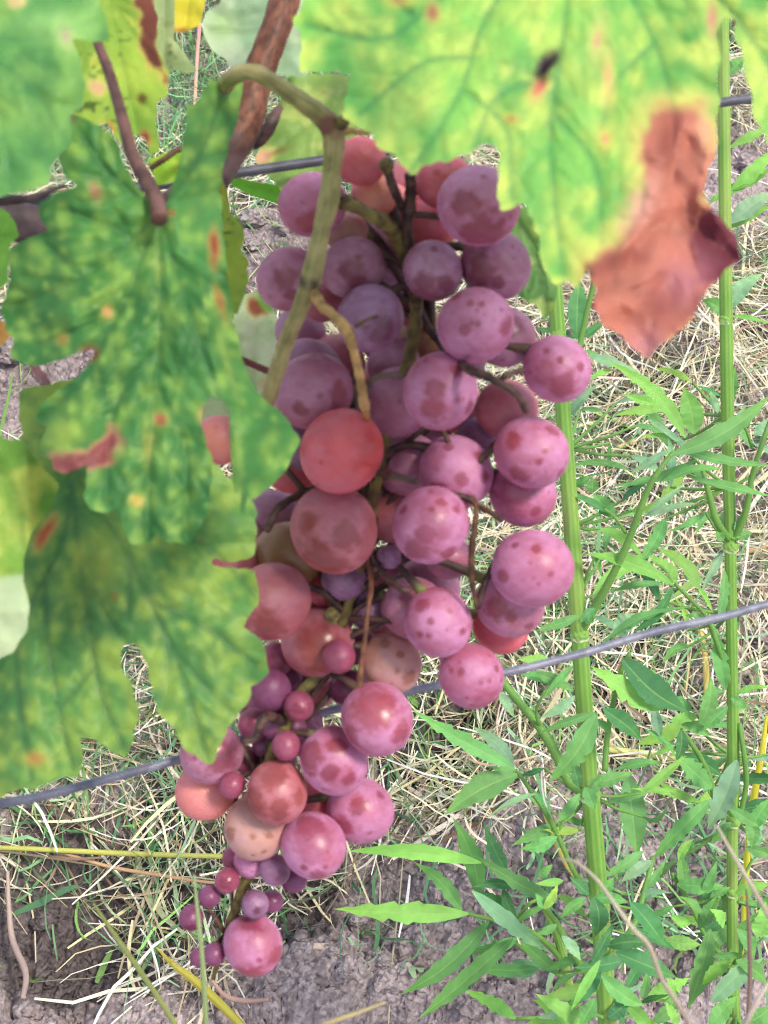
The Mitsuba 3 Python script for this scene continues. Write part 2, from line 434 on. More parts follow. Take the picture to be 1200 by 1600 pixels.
def vine_leaf(outline, depth, veins=(), step=6, tooth=3.0, c=None, blotch=(26, .55, .62), patches=(), bump=(.006, 160), seed=0, crease=.004, label=None, edge_yellow=0.0, underside=None, speck=0.0, vein_dark=0.35, stretch=(1, 1), spots=None, crumple=None):
    """A leaf blade: its outline, a depth for every point of it, veins pressed into it, mottled as the leaf is."""
    o = np.asarray(outline, float)
    closed = np.vstack([o, o[:1]])
    seg = np.linalg.norm(np.diff(closed, axis=0), axis=1)
    cum = np.concatenate([[0], np.cumsum(seg)])
    m = int(cum[-1] / step)
    s = np.linspace(0, cum[-1], m, endpoint=False)
    ring = np.stack([np.interp(s, cum, closed[:, k]) for k in (0, 1)], -1)
    nrm = np.roll(ring, -1, 0) - np.roll(ring, 1, 0)
    nrm = np.stack([nrm[:, 1], -nrm[:, 0]], -1) / (np.linalg.norm(nrm, axis=1, keepdims=True) + 1e-9)
    ring = ring + nrm * ((nz(np.stack([s / 13, s * 0, s * 0], -1), 1, seed) - 0.5) * 2 * tooth)[:, None]
    poly = Polygon(ring).buffer(0)
    if poly.geom_type == 'MultiPolygon':
        poly = max(poly.geoms, key=lambda g: g.area)
    ring = np.array(poly.exterior.coords)[:-1]
    x0, y0, x1, y1 = poly.bounds
    gxx, gyy = np.meshgrid(np.arange(x0, x1, step), np.arange(y0, y1, step * 0.87))
    gxx[1::2] += step / 2
    inner = np.stack([gxx.ravel(), gyy.ravel()], -1)
    inner = inner[shapely.contains_xy(poly.buffer(-step * 0.5), inner[:, 0], inner[:, 1])]
    p = np.vstack([ring, inner])
    tri = Delaunay(p).simplices
    cen = p[tri].mean(1)
    tri = tri[shapely.contains_xy(poly, cen[:, 0], cen[:, 1])]
    p3 = np.column_stack([p, np.full(len(p), seed * 7.3)])
    veins = [resample(L, 9 * len(L)) if len(L) > 2 else np.asarray(L, float) for L in veins]
    side = []
    rv = np.random.default_rng(seed + 500)
    for L in veins:
        Ls = np.linalg.norm(np.diff(L, axis=0), axis=1)
        tot, sgn, at = Ls.sum(), 1, 26.0
        while at < tot - 8 and tot > 90:
            k = min(int(np.searchsorted(np.cumsum(Ls), at)), len(L) - 2)
            dr_ = (L[k + 1] - L[k]) / (Ls[k] + 1e-9)
            q = [L[k]]
            an, ln = sgn * rv.uniform(.7, 1.0), rv.uniform(.30, .55) * (tot - at) + 30
            for m_ in range(5):
                an *= .93
                w_ = np.array([dr_[0] * math.cos(an) - dr_[1] * math.sin(an), dr_[0] * math.sin(an) + dr_[1] * math.cos(an)])
                q.append(q[-1] + w_ * ln / 5 + rv.normal(0, 1.5, 2))
            side.append(np.array(q))
            sgn, at = -sgn, at + rv.uniform(18, 34)
    dv = dist_poly(p, veins) if len(veins) else np.full(len(p), 999.0)
    de = shapely.distance(shapely.points(p), poly.exterior)
    d = depth(p[:, 0], p[:, 1]) + (fb(p3, 1 / bump[1], 3, seed) - 0.5) * bump[0] * 2
    ds = dist_poly(p, side) if side else np.full(len(p), 999.0)
    d = d + crease * .6 * np.exp(-dv / 40) + crease * .26 * np.exp(-np.minimum(dv, ds) / 11) + 0.0009 * (fb(p3, 1 / 28, 2, seed + 3) - 0.5) * 2
    if crumple is not None:
        inside = sstep(-4, 14, shapely.distance(shapely.points(p), Polygon(crumple[0]).boundary) * np.where(shapely.contains_xy(Polygon(crumple[0]), p[:, 0], p[:, 1]), 1, -1))
        rid = np.abs(fb(p3 * [1, .6, 1], 1 / 55, 2, seed + 40) - .5) * 2
        d = d + inside * crumple[1] * (rid + .2 * (fb(p3, 1 / 30, 2, seed + 41) - .5) - .3) - inside * .006 * np.exp(-de / 12)
    V = P(p[:, 0], p[:, 1], d)
    # colour: mottling, veins, dead patches, painted dark holes
    sz, lo, hi = blotch
    warp = p3 + 14 * np.stack([fb(p3, 1 / 40, 2, seed + 5) - .5, fb(p3, 1 / 40, 2, seed + 6) - .5, 0 * p[:, 0]], -1)
    n1 = fb(p3, 1 / 120, 3, seed + 1)
    col = lerp(c[0], c[1], sstep(0.35, 0.65, n1))
    n2 = 0.75 * nz(warp * [stretch[0], stretch[1], 1], 1 / sz, seed + 2) + 0.25 * nz(p3, 1 / (sz * .4), seed + 9)
    yel = sstep(lo, hi, n2 + 0.04 * sstep(0, 70, dv) * (dv < 900) - 0.02 + edge_yellow * np.exp(-de / 40))
    col = lerp(col, c[2], yel * .85)
    if spots is not None:
        rs = np.random.default_rng(seed + 99)
        for _ in range(spots[0]):
            q = p[rs.integers(0, len(p))]
            rr = rs.uniform(spots[1], spots[2]) * (.7 + .6 * fb(p3, 1 / 16, 2, seed + 50))
            col = lerp(col, c[2], spots[3] * rs.uniform(.3, 1) * np.exp(-(((p - q) * [1, rs.uniform(.6, 1.1)]) ** 2).sum(1) / rr ** 2))
    fine = fb(p3, 1 / 9, 2, seed + 4)
    col = col * (0.86 + 0.28 * fine)[:, None]
    if len(veins):
        vd = np.exp(-(dv / 5.0) ** 2)
        col = lerp(col, np.asarray(c[3]) if len(c) > 3 else col * 0.7, vein_dark * vd)
        col = lerp(col, (np.asarray(c[3]) if len(c) > 3 else col * 0.7), .30 * vein_dark * np.exp(-(ds / 2.8) ** 2))
    if speck:
        sp = sstep(0.70, 0.78, nz(p3, 1 / 7.0, seed + 12)) * sstep(0.45, 0.6, fb(p3, 1 / 60, 2, seed + 13))
        col = lerp(col, lin(40, 60, 35), speck * sp)
    for pt in patches:
        kind, pp, colr, halo = pt[:4]
        w = 12 * (fb(p3, 1 / 22, 3, seed + 20) - 0.5)
        if kind == 'p':
            pg = Polygon(pp).buffer(0)
            pd = shapely.distance(shapely.points(p), pg) - shapely.distance(shapely.points(p), pg.boundary) * shapely.contains_xy(pg, p[:, 0], p[:, 1])
            pd = pd + 2 * w
        else:
            x, y, rx, ry, an = pp
            ca, sa = math.cos(math.radians(an)), math.sin(math.radians(an))
            u, vv = (p[:, 0] - x) * ca + (p[:, 1] - y) * sa, -(p[:, 0] - x) * sa + (p[:, 1] - y) * ca
            pd = (np.hypot(u / rx, vv / ry) - 1) * min(rx, ry) + w * min(1, min(rx, ry) / 12)
        if kind == 'e' and colr is not None and len(pt) == 5 and pt[4] == 'soft':
            col = lerp(col, colr, .75 * np.exp(-np.maximum(pd / min(rx, ry) + 1, 0) ** 2 * 1.6))
            continue
        if halo is not None:
            col = lerp(col, halo, 0.6 * sstep(pt[4] if len(pt) > 4 else 18, -2, pd))
        tone = np.asarray(colr) * (0.55 + 0.9 * fb(p3, 1 / 45, 3, seed + 30))[:, None]
        col = lerp(col, tone, sstep(14, -10, pd) if kind == 'p' and len(pp) > 13 else sstep(5, -6, pd))
    if underside is not None:
        col = lerp(col, underside[1], underside[0](p[:, 0], p[:, 1]))
    key = put('grapevine__leaf', (V, tri), 'mat_vine_leaf', smooth=True, color=np.clip(col, 0.005, 0.85))
    if label:
        labels[key] = {'label': label}
    return key


BROWN, RED, DARK = lin(178, 104, 88), lin(168, 70, 78), lin(66, 34, 40)
YEL = lin(214, 214, 96)

# the big mottled leaf in front, upper right
BROWN_LOBE = [(1018, 176), (1045, 166), (1092, 168), (1118, 240), (1100, 310), (1120, 325), (1170, 400), (1100, 490), (1014, 575), (920, 500), (918, 416), (960, 388), (1000, 330), (1010, 270), (1006, 220)]
R_OUT = [(480, -60), (474, 0), (459, 32), (470, 46), (468, 80), (470, 112), (505, 112), (546, 116), (540, 150), (535, 181), (556, 196), (575, 204), (590, 230), (608, 236), (625, 250), (640, 276), (666, 260), (707, 248), (730, 242), (759, 224), (777, 224), (783, 254),
         (779, 290), (781, 328), (800, 325), (814, 318), (830, 336), (838, 360), (846, 415), (856, 436), (870, 447), (888, 441), (903, 452), (920, 420), (931, 450), (927, 480), (944, 510), (976, 527), (992, 543), (1014, 563), (1028, 537), (1070, 513), (1091, 478), (1110, 450),
         (1126, 429), (1158, 401), (1144, 359), (1116, 329), (1102, 310), (1105, 268), (1119, 240), (1121, 187), (1124, 100), (1122, 60), (1130, 24), (1146, 30), (1152, 62), (1160, 104), (1173, 150), (1183, 192), (1200, 226), (1240, 232), (1280, 200), (1300, 60), (1280, -60), (900, -130)]
R_VEINS = [[(900, -120), (770, 10), (725, 130), (690, 195), (640, 268)], [(900, -120), (700, -10), (600, 60), (475, 40)], [(900, -120), (880, 60), (860, 220), (880, 430)], [(900, -120), (1000, 20), (1045, 150), (1050, 330), (1012, 540)], [(900, -120), (1080, -40), (1200, 100), (1230, 220)],
           [(740, 90), (660, 100), (560, 180)], [(720, 140), (790, 200), (800, 310)], [(870, 120), (780, 150), (740, 230)], [(865, 180), (930, 260), (940, 380)], [(650, 30), (600, -10)], [(1020, 70), (960, 130), (940, 200)], [(1050, 330), (1130, 390)], [(1050, 330), (950, 440)]]
vine_leaf(R_OUT, lambda x, y: 0.272 + 0.035 * (300 - y) / 600 + 0.012 * sstep(1020, 1160, x) * sstep(250, 420, y) + 0.014 * sstep(700, 460, x), R_VEINS, 6, 4,
          (lin(102, 176, 88), lin(136, 204, 96), lin(206, 228, 112), lin(66, 142, 88)), (38, .46, .82), spots=(190, 9, 24, .55), seed=3, bump=(.005, 170), crease=.004, vein_dark=.6, edge_yellow=.12, crumple=(BROWN_LOBE, .008),
          label='bright yellow-green mottled leaf with a withered brown hanging lobe',
          patches=[('p', BROWN_LOBE, lin(198, 126, 108), lin(232, 214, 122), 46),
                   ('p', [(1085, 330), (1125, 325), (1175, 400), (1130, 440), (1090, 450), (1080, 390)], lin(126, 66, 78), None), ('e', (1040, 225, 26, 60, 10), lin(124, 62, 56), None, 'soft'), ('e', (1085, 345, 30, 50, 0), lin(104, 50, 54), None, 'soft'), ('e', (1030, 480, 44, 64, 30), lin(130, 66, 60), None, 'soft'), ('e', (1130, 390, 40, 50, 0), lin(96, 44, 54), None, 'soft'),
                   ('e', (965, 405, 70, 22, -30), lin(126, 62, 56), None, 'soft'), ('e', (1070, 440, 50, 50, 0), lin(176, 116, 128), None, 'soft'), ('e', (1010, 540, 40, 30, 0), lin(206, 150, 156), None, 'soft'), ('e', (1000, 320, 22, 60, 30), lin(226, 176, 160), None, 'soft'), ('e', (1100, 210, 14, 50, 0), lin(226, 180, 140), None, 'soft'),
                   ('e', (842, 136, 8, 15, 28), lin(206, 116, 100), lin(220, 190, 110), 14), ('e', (854, 101, 14, 30, 28), lin(34, 18, 32), None), ('e', (945, 216, 7, 9, 0), lin(214, 150, 116), lin(224, 214, 110), 20), ('e', (676, 20, 6, 11, 0), lin(190, 130, 100), lin(214, 190, 110), 14),  # near-black ellipse: the dark of an insect hole, painted on the blade
                   ('e', (934, 62, 5, 14, 10), lin(214, 170, 130), lin(226, 222, 130), 20), ('e', (950, 122, 5, 20, 0), lin(214, 170, 120), lin(220, 214, 120), 16), ('e', (800, 186, 6, 4, 0), lin(190, 130, 90), lin(210, 200, 100), 10), ('e', (1112, 30, 6, 22, 0), lin(206, 150, 126), lin(190, 200, 110), 12), ('e', (620, 2, 10, 5, 0), lin(210, 160, 110), YEL, 14)])

# the lobed dark green leaf on the left with the red-edged hole and the folded right lobe
A_OUT = [(244, 336), (232, 318), (213, 288), (195, 258), (185, 226), (165, 203), (148, 190), (128, 182), (105, 177), (110, 205), (92, 236), (96, 272), (120, 290), (90, 302), (60, 315), (64, 345), (74, 360), (44, 372), (20, 386), (12, 402), (16, 440), (5, 470), (0, 490), (10, 512), (20, 532), (17, 560), (38, 570), (58, 572), (98, 560), (124, 549), (148, 545), (143, 563), (120, 590),
         (86, 612), (62, 634), (52, 656), (72, 668), (62, 690), (64, 712), (80, 720), (82, 735), (105, 740), (138, 725), (136, 745), (130, 775), (140, 796), (165, 801), (186, 792), (191, 825), (206, 851), (235, 846), (246, 832), (262, 846), (290, 851), (306, 840), (325, 800), (331, 760), (331, 718), (322, 690), (315, 665),
         (319, 633), (328, 617), (346, 625), (360, 640), (361, 680), (362, 740), (365, 768), (372, 771), (375, 762), (377, 790), (371, 812), (381, 800), (388, 772), (394, 782), (411, 770), (426, 755), (446, 735), (464, 702), (468, 685), (456, 665), (448, 655), (430, 636), (415, 625), (400, 610), (390, 590), (376, 552), (370, 520), (364, 490), (356, 440), (350, 380),
         (345, 300), (349, 260), (359, 220), (371, 190), (377, 150), (381, 130), (375, 117), (361, 119), (350, 131), (327, 124), (315, 146), (304, 166), (293, 160), (289, 200), (282, 240), (271, 290), (262, 314)]
A_VEINS = [[(248, 335), (150, 420), (20, 480)], [(248, 335), (190, 480), (110, 610), (62, 655)], [(248, 335), (250, 520), (235, 700), (232, 840)], [(248, 335), (300, 500), (350, 640), (385, 780)], [(248, 335), (310, 250), (350, 140)], [(248, 335), (170, 270), (108, 180)],
           [(185, 490), (60, 540)], [(248, 540), (180, 640), (165, 790)], [(245, 600), (290, 700), (290, 845)], [(205, 370), (110, 330)], [(130, 435), (70, 380)]]


def a_depth(x, y):
    d = 0.300 + 0.010 * (500 - y) / 500
    ridge = 318 + (y - 480) * 0.17
    d = d + 0.00034 * np.maximum(x - ridge, 0) * sstep(380, 520, y) * 0.55
    strip = sstep(258, 330, x) * sstep(430, 300, y)
    return d + 0.012 * strip + 0.00030 * (x - 290) * strip + 0.010 * sstep(120, 20, x)


vine_leaf(A_OUT, a_depth, A_VEINS, 5, 2.2, (lin(58, 116, 62), lin(80, 142, 74), lin(148, 190, 90), lin(50, 102, 64)), (25, .60, .82), spots=(340, 5, 12, .72), seed=12, bump=(.006, 120), crease=.005, vein_dark=.5, edge_yellow=.03,
          label='dark green lobed leaf with pale spots and a red-rimmed notch',
          patches=[('p', [(158, 680), (170, 668), (186, 674), (190, 690), (180, 712), (160, 726), (140, 730), (105, 745), (80, 738), (80, 718), (110, 712), (140, 706)], lin(146, 82, 84), lin(226, 150, 130), 10), ('e', (335, 386, 6, 20, 0), lin(150, 62, 52), lin(196, 160, 90), 10), ('e', (249, 656, 10, 10, 0), lin(206, 120, 100), lin(170, 186, 90), 12),
                   ('e', (344, 472, 5, 20, -18), lin(170, 110, 70), lin(170, 170, 86), 8), ('e', (140, 552, 14, 12, 0), lin(96, 46, 46), lin(150, 120, 70), 8), ('e', (108, 180, 10, 5, 30), lin(150, 110, 112), None), ('e', (150, 300, 9, 14, -20), lin(170, 132, 96), lin(140, 170, 86), 12), ('e', (168, 488, 8, 10, 0), lin(180, 140, 84), lin(150, 180, 80), 12),
                   ('e', (98, 530, 7, 7, 0), lin(190, 150, 84), lin(160, 186, 84), 12), ('e', (100, 680, 36, 24, -20), lin(166, 196, 84), None, 'soft'), ('e', (245, 410, 7, 36, -4), lin(140, 170, 84), None, 'soft'), ('e', (352, 560, 7, 60, -16), lin(150, 176, 92), None, 'soft'), ('e', (372, 700, 7, 70, -4), lin(130, 168, 80), None, 'soft'), ('e', (230, 700, 12, 40, 0), lin(168, 170, 90), None, 'soft'),
                   ('e', (213, 782, 10, 9, 0), lin(196, 176, 96), lin(150, 180, 80), 10), ('e', (268, 333, 6, 6, 0), lin(150, 90, 52), None), ('e', (318, 648, 10, 12, 0), lin(204, 186, 110), lin(170, 190, 90), 10)])

# the broad leaf hanging below it, yellowing towards its lower edge
B_OUT = [(28, 612), (60, 602), (120, 590), (240, 640), (330, 720), (398, 788), (403, 830), (398, 868), (372, 876), (334, 874), (332, 882), (372, 889), (397, 892), (404, 936), (392, 962), (378, 980), (400, 994), (413, 1010), (419, 1050), (412, 1062), (391, 1070), (388, 1100), (374, 1116), (358, 1134), (354, 1152), (343, 1170), (329, 1196), (310, 1182),
         (290, 1170), (275, 1148), (265, 1130), (246, 1110), (237, 1080), (231, 1042), (219, 1014), (208, 1006), (194, 1006), (187, 1026), (192, 1050), (206, 1070), (213, 1092), (215, 1128), (206, 1160), (196, 1181), (166, 1170), (150, 1156), (125, 1152), (130, 1196), (126, 1212), (92, 1216), (60, 1230), (30, 1234), (0, 1246), (-60, 1252), (-90, 1000), (-60, 800), (34, 690)]
B_VEINS = [[(110, 730), (100, 840), (40, 960), (-20, 1080)], [(110, 730), (125, 870), (140, 980), (160, 1090), (195, 1170)], [(110, 730), (190, 850), (240, 950), (280, 1040), (325, 1185)], [(110, 730), (230, 800), (330, 860), (400, 930)], [(70, 900), (75, 1000), (95, 1120), (115, 1200)], [(235, 940), (320, 980), (400, 1040)], [(130, 900), (185, 990)], [(265, 1010), (330, 1080)], [(150, 1040), (100, 1100)], [(205, 880), (200, 960)], [(25, 990), (30, 1090), (50, 1220)]]
vine_leaf(B_OUT, lambda x, y: 0.352 + 0.016 * (800 - y) / 400 + 0.012 * sstep(60, -40, x) + 0.006 * sstep(300, 420, x), B_VEINS, 6, 3.0, (lin(72, 126, 70), lin(94, 150, 80), lin(154, 186, 86), lin(50, 98, 66)), (34, .50, .86), spots=(520, 4, 12, .7), seed=21, bump=(.005, 150), crease=.004, vein_dark=.6, edge_yellow=.16,
          label='broad green leaf yellowing towards its lower edge, with dark veins',
          patches=[('e', (70, 832, 8, 22, 30), lin(170, 90, 60), lin(200, 180, 110), 8), ('e', (55, 1185, 12, 8, 0), lin(196, 150, 90), lin(180, 180, 80), 16), ('e', (178, 932, 5, 5, 0), lin(140, 90, 50), None), ('e', (160, 880, 40, 60, 0), lin(128, 150, 66), None, 'soft'), ('e', (120, 870, 9, 30, 10), lin(150, 170, 80), None, 'soft')])

# the pale folded leaf at the left edge
vine_leaf([(-60, 664), (-10, 676), (14, 689), (34, 686), (46, 705), (70, 735), (92, 758), (82, 792), (64, 812), (48, 834), (38, 872), (36, 906), (46, 948), (41, 986), (20, 1020), (-12, 1034), (-60, 1030), (-80, 850)],
          lambda x, y: 0.318 - 0.012 * sstep(860, 960, y) + 0.02 * sstep(40, 100, x), [[(-60, 700), (20, 760), (36, 860)]], 5, 1.0, (lin(104, 156, 66), lin(132, 176, 76), lin(190, 206, 96), lin(110, 160, 80)), (44, .42, .75), seed=31, bump=(.003, 110), crease=.002,
          label='yellow-green leaf at the left edge, folded so its pale underside shows',
          underside=(lambda x, y: sstep(896, 908, y + 0.12 * x), lin(190, 212, 168)))

# dark leaf, upper left corner
vine_leaf([(-60, -60), (152, -60), (156, 5), (164, 24), (173, 56), (164, 65), (134, 64), (112, 62), (124, 90), (133, 137), (126, 170), (108, 181), (113, 226), (94, 243), (80, 262), (76, 288), (44, 300), (0, 308), (-60, 314)],
          lambda x, y: 0.283 + 0.02 * (160 - y) / 300 + 0.008 * sstep(80, 170, x), [[(-60, 60), (40, 130), (110, 230)], [(-60, 60), (60, 60), (150, 30)], [(-60, 60), (0, 180), (20, 300)]], 6, 2.0, (lin(58, 124, 72), lin(88, 154, 84), lin(138, 188, 96), lin(54, 114, 72)), (60, .5, .86), spots=(50, 10, 30, .45), seed=41, bump=(.006, 120), crease=.003, edge_yellow=.1,
          label='green leaf filling the upper left corner, lighter along its top',
          patches=[('e', (102, 52, 7, 13, -20), lin(196, 140, 150), lin(200, 206, 150), 16), ('e', (90, 38, 90, 30, 0), lin(150, 204, 120), None, 'soft'), ('e', (26, 2, 14, 10, 0), lin(206, 190, 130), None)])

# the yellow leaf behind the petiole, with its brown torn margin
vine_leaf([(90, -50), (210, -50), (236, -20), (246, 30), (246, 76), (262, 112), (265, 124), (262, 150), (247, 153), (244, 190), (248, 236), (236, 246), (226, 216), (214, 209), (200, 230), (186, 222), (168, 190), (140, 205), (90, 180)],
          lambda x, y: 0.372 + 0.02 * (100 - y) / 300, [[(160, -50), (190, 100), (215, 210)], [(170, 0), (240, 100)]], 4, 2.0, (lin(126, 166, 62), lin(160, 192, 74), lin(196, 206, 88), lin(130, 170, 76)), (30, .48, .85), seed=51, bump=(.004, 80), speck=.75, label='yellow-green leaf with black specks and a brown torn margin, behind a petiole',
          patches=[('p', [(206, -50), (240, -50), (248, 40), (246, 80), (268, 118), (258, 128), (240, 110), (218, 78), (224, 50), (212, 10)], lin(118, 68, 56), lin(226, 196, 110), 9), ('e', (152, 136, 12, 10, 20), lin(214, 170, 130), lin(226, 214, 130), 10), ('e', (168, 205, 8, 12, 0), lin(180, 90, 50), lin(210, 170, 80), 8), ('e', (222, 154, 6, 8, 0), lin(110, 90, 44), None), ('e', (226, 216, 9, 12, 0), lin(130, 60, 46), lin(200, 150, 80), 6)])
vine_leaf([(232, -50), (276, -50), (272, 20), (272, 60), (290, 84), (306, 110), (290, 116), (270, 108), (262, 116), (246, 84), (240, 30)], lambda x, y: 0.386 + 0 * x, [[(255, -40), (258, 100)]], 4, 1.5, (lin(136, 164, 110), lin(160, 184, 128), lin(186, 204, 150)), (22, .5, .66), seed=55, bump=(.003, 60), speck=.6,
          label='narrow grey-green leaf hanging beside the brown torn margin')
vine_leaf([(262, -50), (324, -50), (321, 10), (312, 40), (296, 45), (286, 49), (272, 50), (268, 20)], lambda x, y: 0.42 + 0 * x, [[(300, -40), (290, 40)]], 4, 1.5, (lin(150, 180, 60), lin(190, 196, 60), lin(226, 214, 70)), (24, .4, .6), seed=57, bump=(.003, 60), edge_yellow=.3,
          label='small yellow leaf tip with a brown lower edge', patches=[('e', (286, 48, 14, 4, 0), lin(150, 80, 40), lin(220, 190, 60), 8)])
# pale underside behind the cane
vine_leaf([(360, -60), (500, -60), (500, 60), (478, 120), (440, 118), (400, 112), (372, 108), (356, 104), (350, 90), (328, 74), (316, 46), (322, 18), (346, 6)], lambda x, y: 0.445 + 0 * x, [[(480, -50), (420, 40), (330, 50)], [(450, 0), (440, 110)]], 5, 2.0, (lin(160, 196, 156), lin(184, 214, 176), lin(200, 222, 186), lin(120, 150, 116)), (50, .5, .7), seed=61, bump=(.005, 90), vein_dark=.5,
          label='pale leaf underside behind the brown cane', patches=[('e', (345, 40, 30, 36, 0), lin(150, 190, 120), None, 'soft')])
# speckled leaf behind the stalk arc
vine_leaf([(452, 118), (500, 116), (549, 118), (560, 150), (556, 230), (520, 290), (480, 340), (452, 318), (436, 292), (404, 262), (400, 244), (414, 214), (428, 180), (440, 150)], lambda x, y: 0.455 + 0.01 * (220 - y) / 100, [[(560, 140), (480, 200), (410, 250)], [(520, 170), (470, 320)]], 4, 2.0, (lin(108, 146, 74), lin(136, 172, 90), lin(176, 194, 110)), (30, .5, .68), seed=71, bump=(.005, 70), speck=1.0,
          label='grey-green speckled leaf behind the bent stalk', patches=[('e', (412, 244, 14, 10, -30), lin(206, 160, 130), lin(206, 200, 110), 14), ('e', (530, 140, 40, 40, 0), lin(80, 104, 60), None, 'soft'), ('e', (436, 236, 14, 3, -20), lin(140, 90, 60), None)])
vine_leaf([(351, 279), (376, 279), (410, 286), (442, 292), (440, 320), (412, 312), (384, 302), (366, 292)], lambda x, y: 0.50 + 0 * x, [[(352, 280), (442, 306)]], 4, 0.6, (lin(98, 170, 50), lin(112, 184, 56), lin(130, 196, 60)), (40, .6, .8), seed=73, bump=(.001, 60), label='narrow bright green leaf below the upper wire')
vine_leaf([(325, 284), (346, 279), (358, 300), (360, 332), (378, 345), (383, 376), (377, 390), (386, 402), (389, 440), (381, 470), (372, 492), (330, 480), (318, 400)], lambda x, y: 0.352 + 0 * x, [[(335, 300), (350, 470)]], 4, 2.2, (lin(124, 158, 64), lin(150, 178, 70), lin(186, 198, 84)), (24, .52, .68), seed=75, bump=(.003, 60), speck=.8,
          label='yellow-green speckled leaf edge beside the folded lobe', patches=[('e', (341, 297, 4, 6, 0), lin(80, 50, 30), lin(210, 190, 80), 14)])
vine_leaf([(300, 560), (362, 556), (368, 530), (364, 500), (368, 474), (380, 462), (400, 455), (420, 464), (428, 486), (436, 500), (430, 560), (424, 600), (416, 646), (392, 650), (360, 690), (300, 690)], lambda x, y: 0.43 + 0 * x, [[(400, 640), (400, 480)]], 4, 1.8, (lin(176, 206, 150), lin(200, 222, 172), lin(214, 230, 190)), (30, .5, .7), seed=77, bump=(.003, 70), speck=.15,
          label='small pale leaf underside with a brown patch, left of the stalk', patches=[('p', [(388, 466), (404, 470), (418, 490), (400, 494), (388, 484)], lin(150, 92, 68), lin(220, 200, 120), 8), ('p', [(400, 452), (424, 462), (430, 490), (416, 486), (404, 468)], lin(120, 176, 80), None), ('e', (412, 606, 5, 14, 0), lin(206, 170, 140), None)])
vine_leaf([(806, 326), (826, 321), (842, 350), (848, 420), (872, 452), (866, 482), (851, 500), (838, 476), (812, 466), (790, 420), (780, 340)], lambda x, y: 0.40 + 0 * x, [[(800, 330), (840, 400), (855, 490)]], 4, 1.8, (lin(86, 136, 70), lin(112, 158, 84), lin(150, 180, 96), lin(60, 90, 50)), (24, .54, .7), seed=79, bump=(.003, 60), speck=.8, vein_dark=.6, label='dark green speckled leaf edge between the grapes and the big yellow leaf')
vine_leaf([(-60, 314), (-8, 322), (12, 330), (26, 352), (29, 368), (15, 386), (12, 412), (14, 440), (0, 452), (-60, 460)], lambda x, y: 0.335 + 0 * x, [[(-60, 380), (20, 370)]], 4, 1.2, (lin(96, 160, 66), lin(116, 178, 72), lin(140, 190, 80)), (40, .55, .7), seed=81, bump=(.002, 60), label='light green leaf cut by the left edge of the picture')
vine_leaf([(-40, 490), (2, 500), (14, 512), (18, 524), (4, 540), (-40, 548)], lambda x, y: 0.40 + 0 * x, [], 4, 1.2, (lin(196, 150, 80), lin(210, 180, 96), lin(216, 200, 110)), (20, .5, .7), seed=83, bump=(.002, 50), label='small curled brownish yellow leaf tip at the left edge')
vine_leaf([(232, 250), (256, 238), (282, 232), (292, 258), (280, 284), (246, 288)], lambda x, y: 0.395 + 0 * x, [], 4, 1.5, (lin(140, 190, 60), lin(160, 204, 66), lin(180, 210, 76)), (30, .5, .7), seed=85, bump=(.002, 50), label='bright green leaf piece behind the petiole fork')

vine_petiole([(140, 20, .345), (153, 68, .34), (170, 112, .335), (190, 180, .325), (206, 240, .318), (226, 278, .312), (244, 312, .306), (249, 342, .300)], .0011, .0019, 'grapevine__leaf_001')
vine_petiole([(244, 312, .308), (262, 330, .35), (290, 350, .396)], .0018, .0016, 'grapevine__leaf_001')
vine_petiole([(236, 262, .385), (258, 248, .382), (284, 233, .385), (330, 240, .40)], .0008, .0008, 'grapevine__leaf_016', ((80, 62, 46), (110, 84, 60)))
vine_petiole([(48, 556, .37), (58, 580, .368), (76, 608, .364), (110, 730, .357)], .0012, .0012, 'grapevine__leaf_002', ((130, 88, 92), (160, 112, 110)))
vine_petiole([(48, 556, .37), (30, 480, .375), (60, 380, .39)], .0012, .0013, 'grapevine__leaf_002', ((130, 88, 92), (160, 112, 110)))
vine_petiole([(340, 548, .405), (376, 562, .402), (412, 577, .40), (440, 590, .395)], .0011, .0010, 'grapevine__leaf_012', ((90, 40, 44), (120, 58, 56)))
vine_petiole([(900, -125, .293), (880, -200, .32), (700, -220, .36), (480, -120, .41)], .0018, .002, 'grapevine__leaf')
for pth, nm in (([(-60, 60, .287), (-140, 100, .33), (-160, 300, .385)], '004'), ([(-60, 690, .325), (-140, 600, .35), (-180, 312, .39)], '003'), ([(190, -48, .378), (260, -160, .40), (440, -150, .42)], '005')):
    vine_petiole(pth, .0014, .0016, f'grapevine__leaf_{nm}')
v, f, al, ar = tube([P(-60, 330, .352), P(0, 314, .350), P(50, 309, .348), (P(102, 289, .345))], [.0012, .0014, .0010, .0005], 8, 24, rough=.2)
put('grapevine__tendril', (v, f), 'mat_stem', color=wood_color(v, (58, 48, 48), (90, 76, 78), 300, 5))

# ------------------------------------------------------------------ the bunch of grapes
bunch = new_thing('grape_bunch', 'long loose bunch of pink-purple grapes with dusty bloom hanging from a bent green-brown stalk', 'grapes')


def d0(y):
    return 0.340 + 0.105 * (np.asarray(y, float) - 200) / 1320


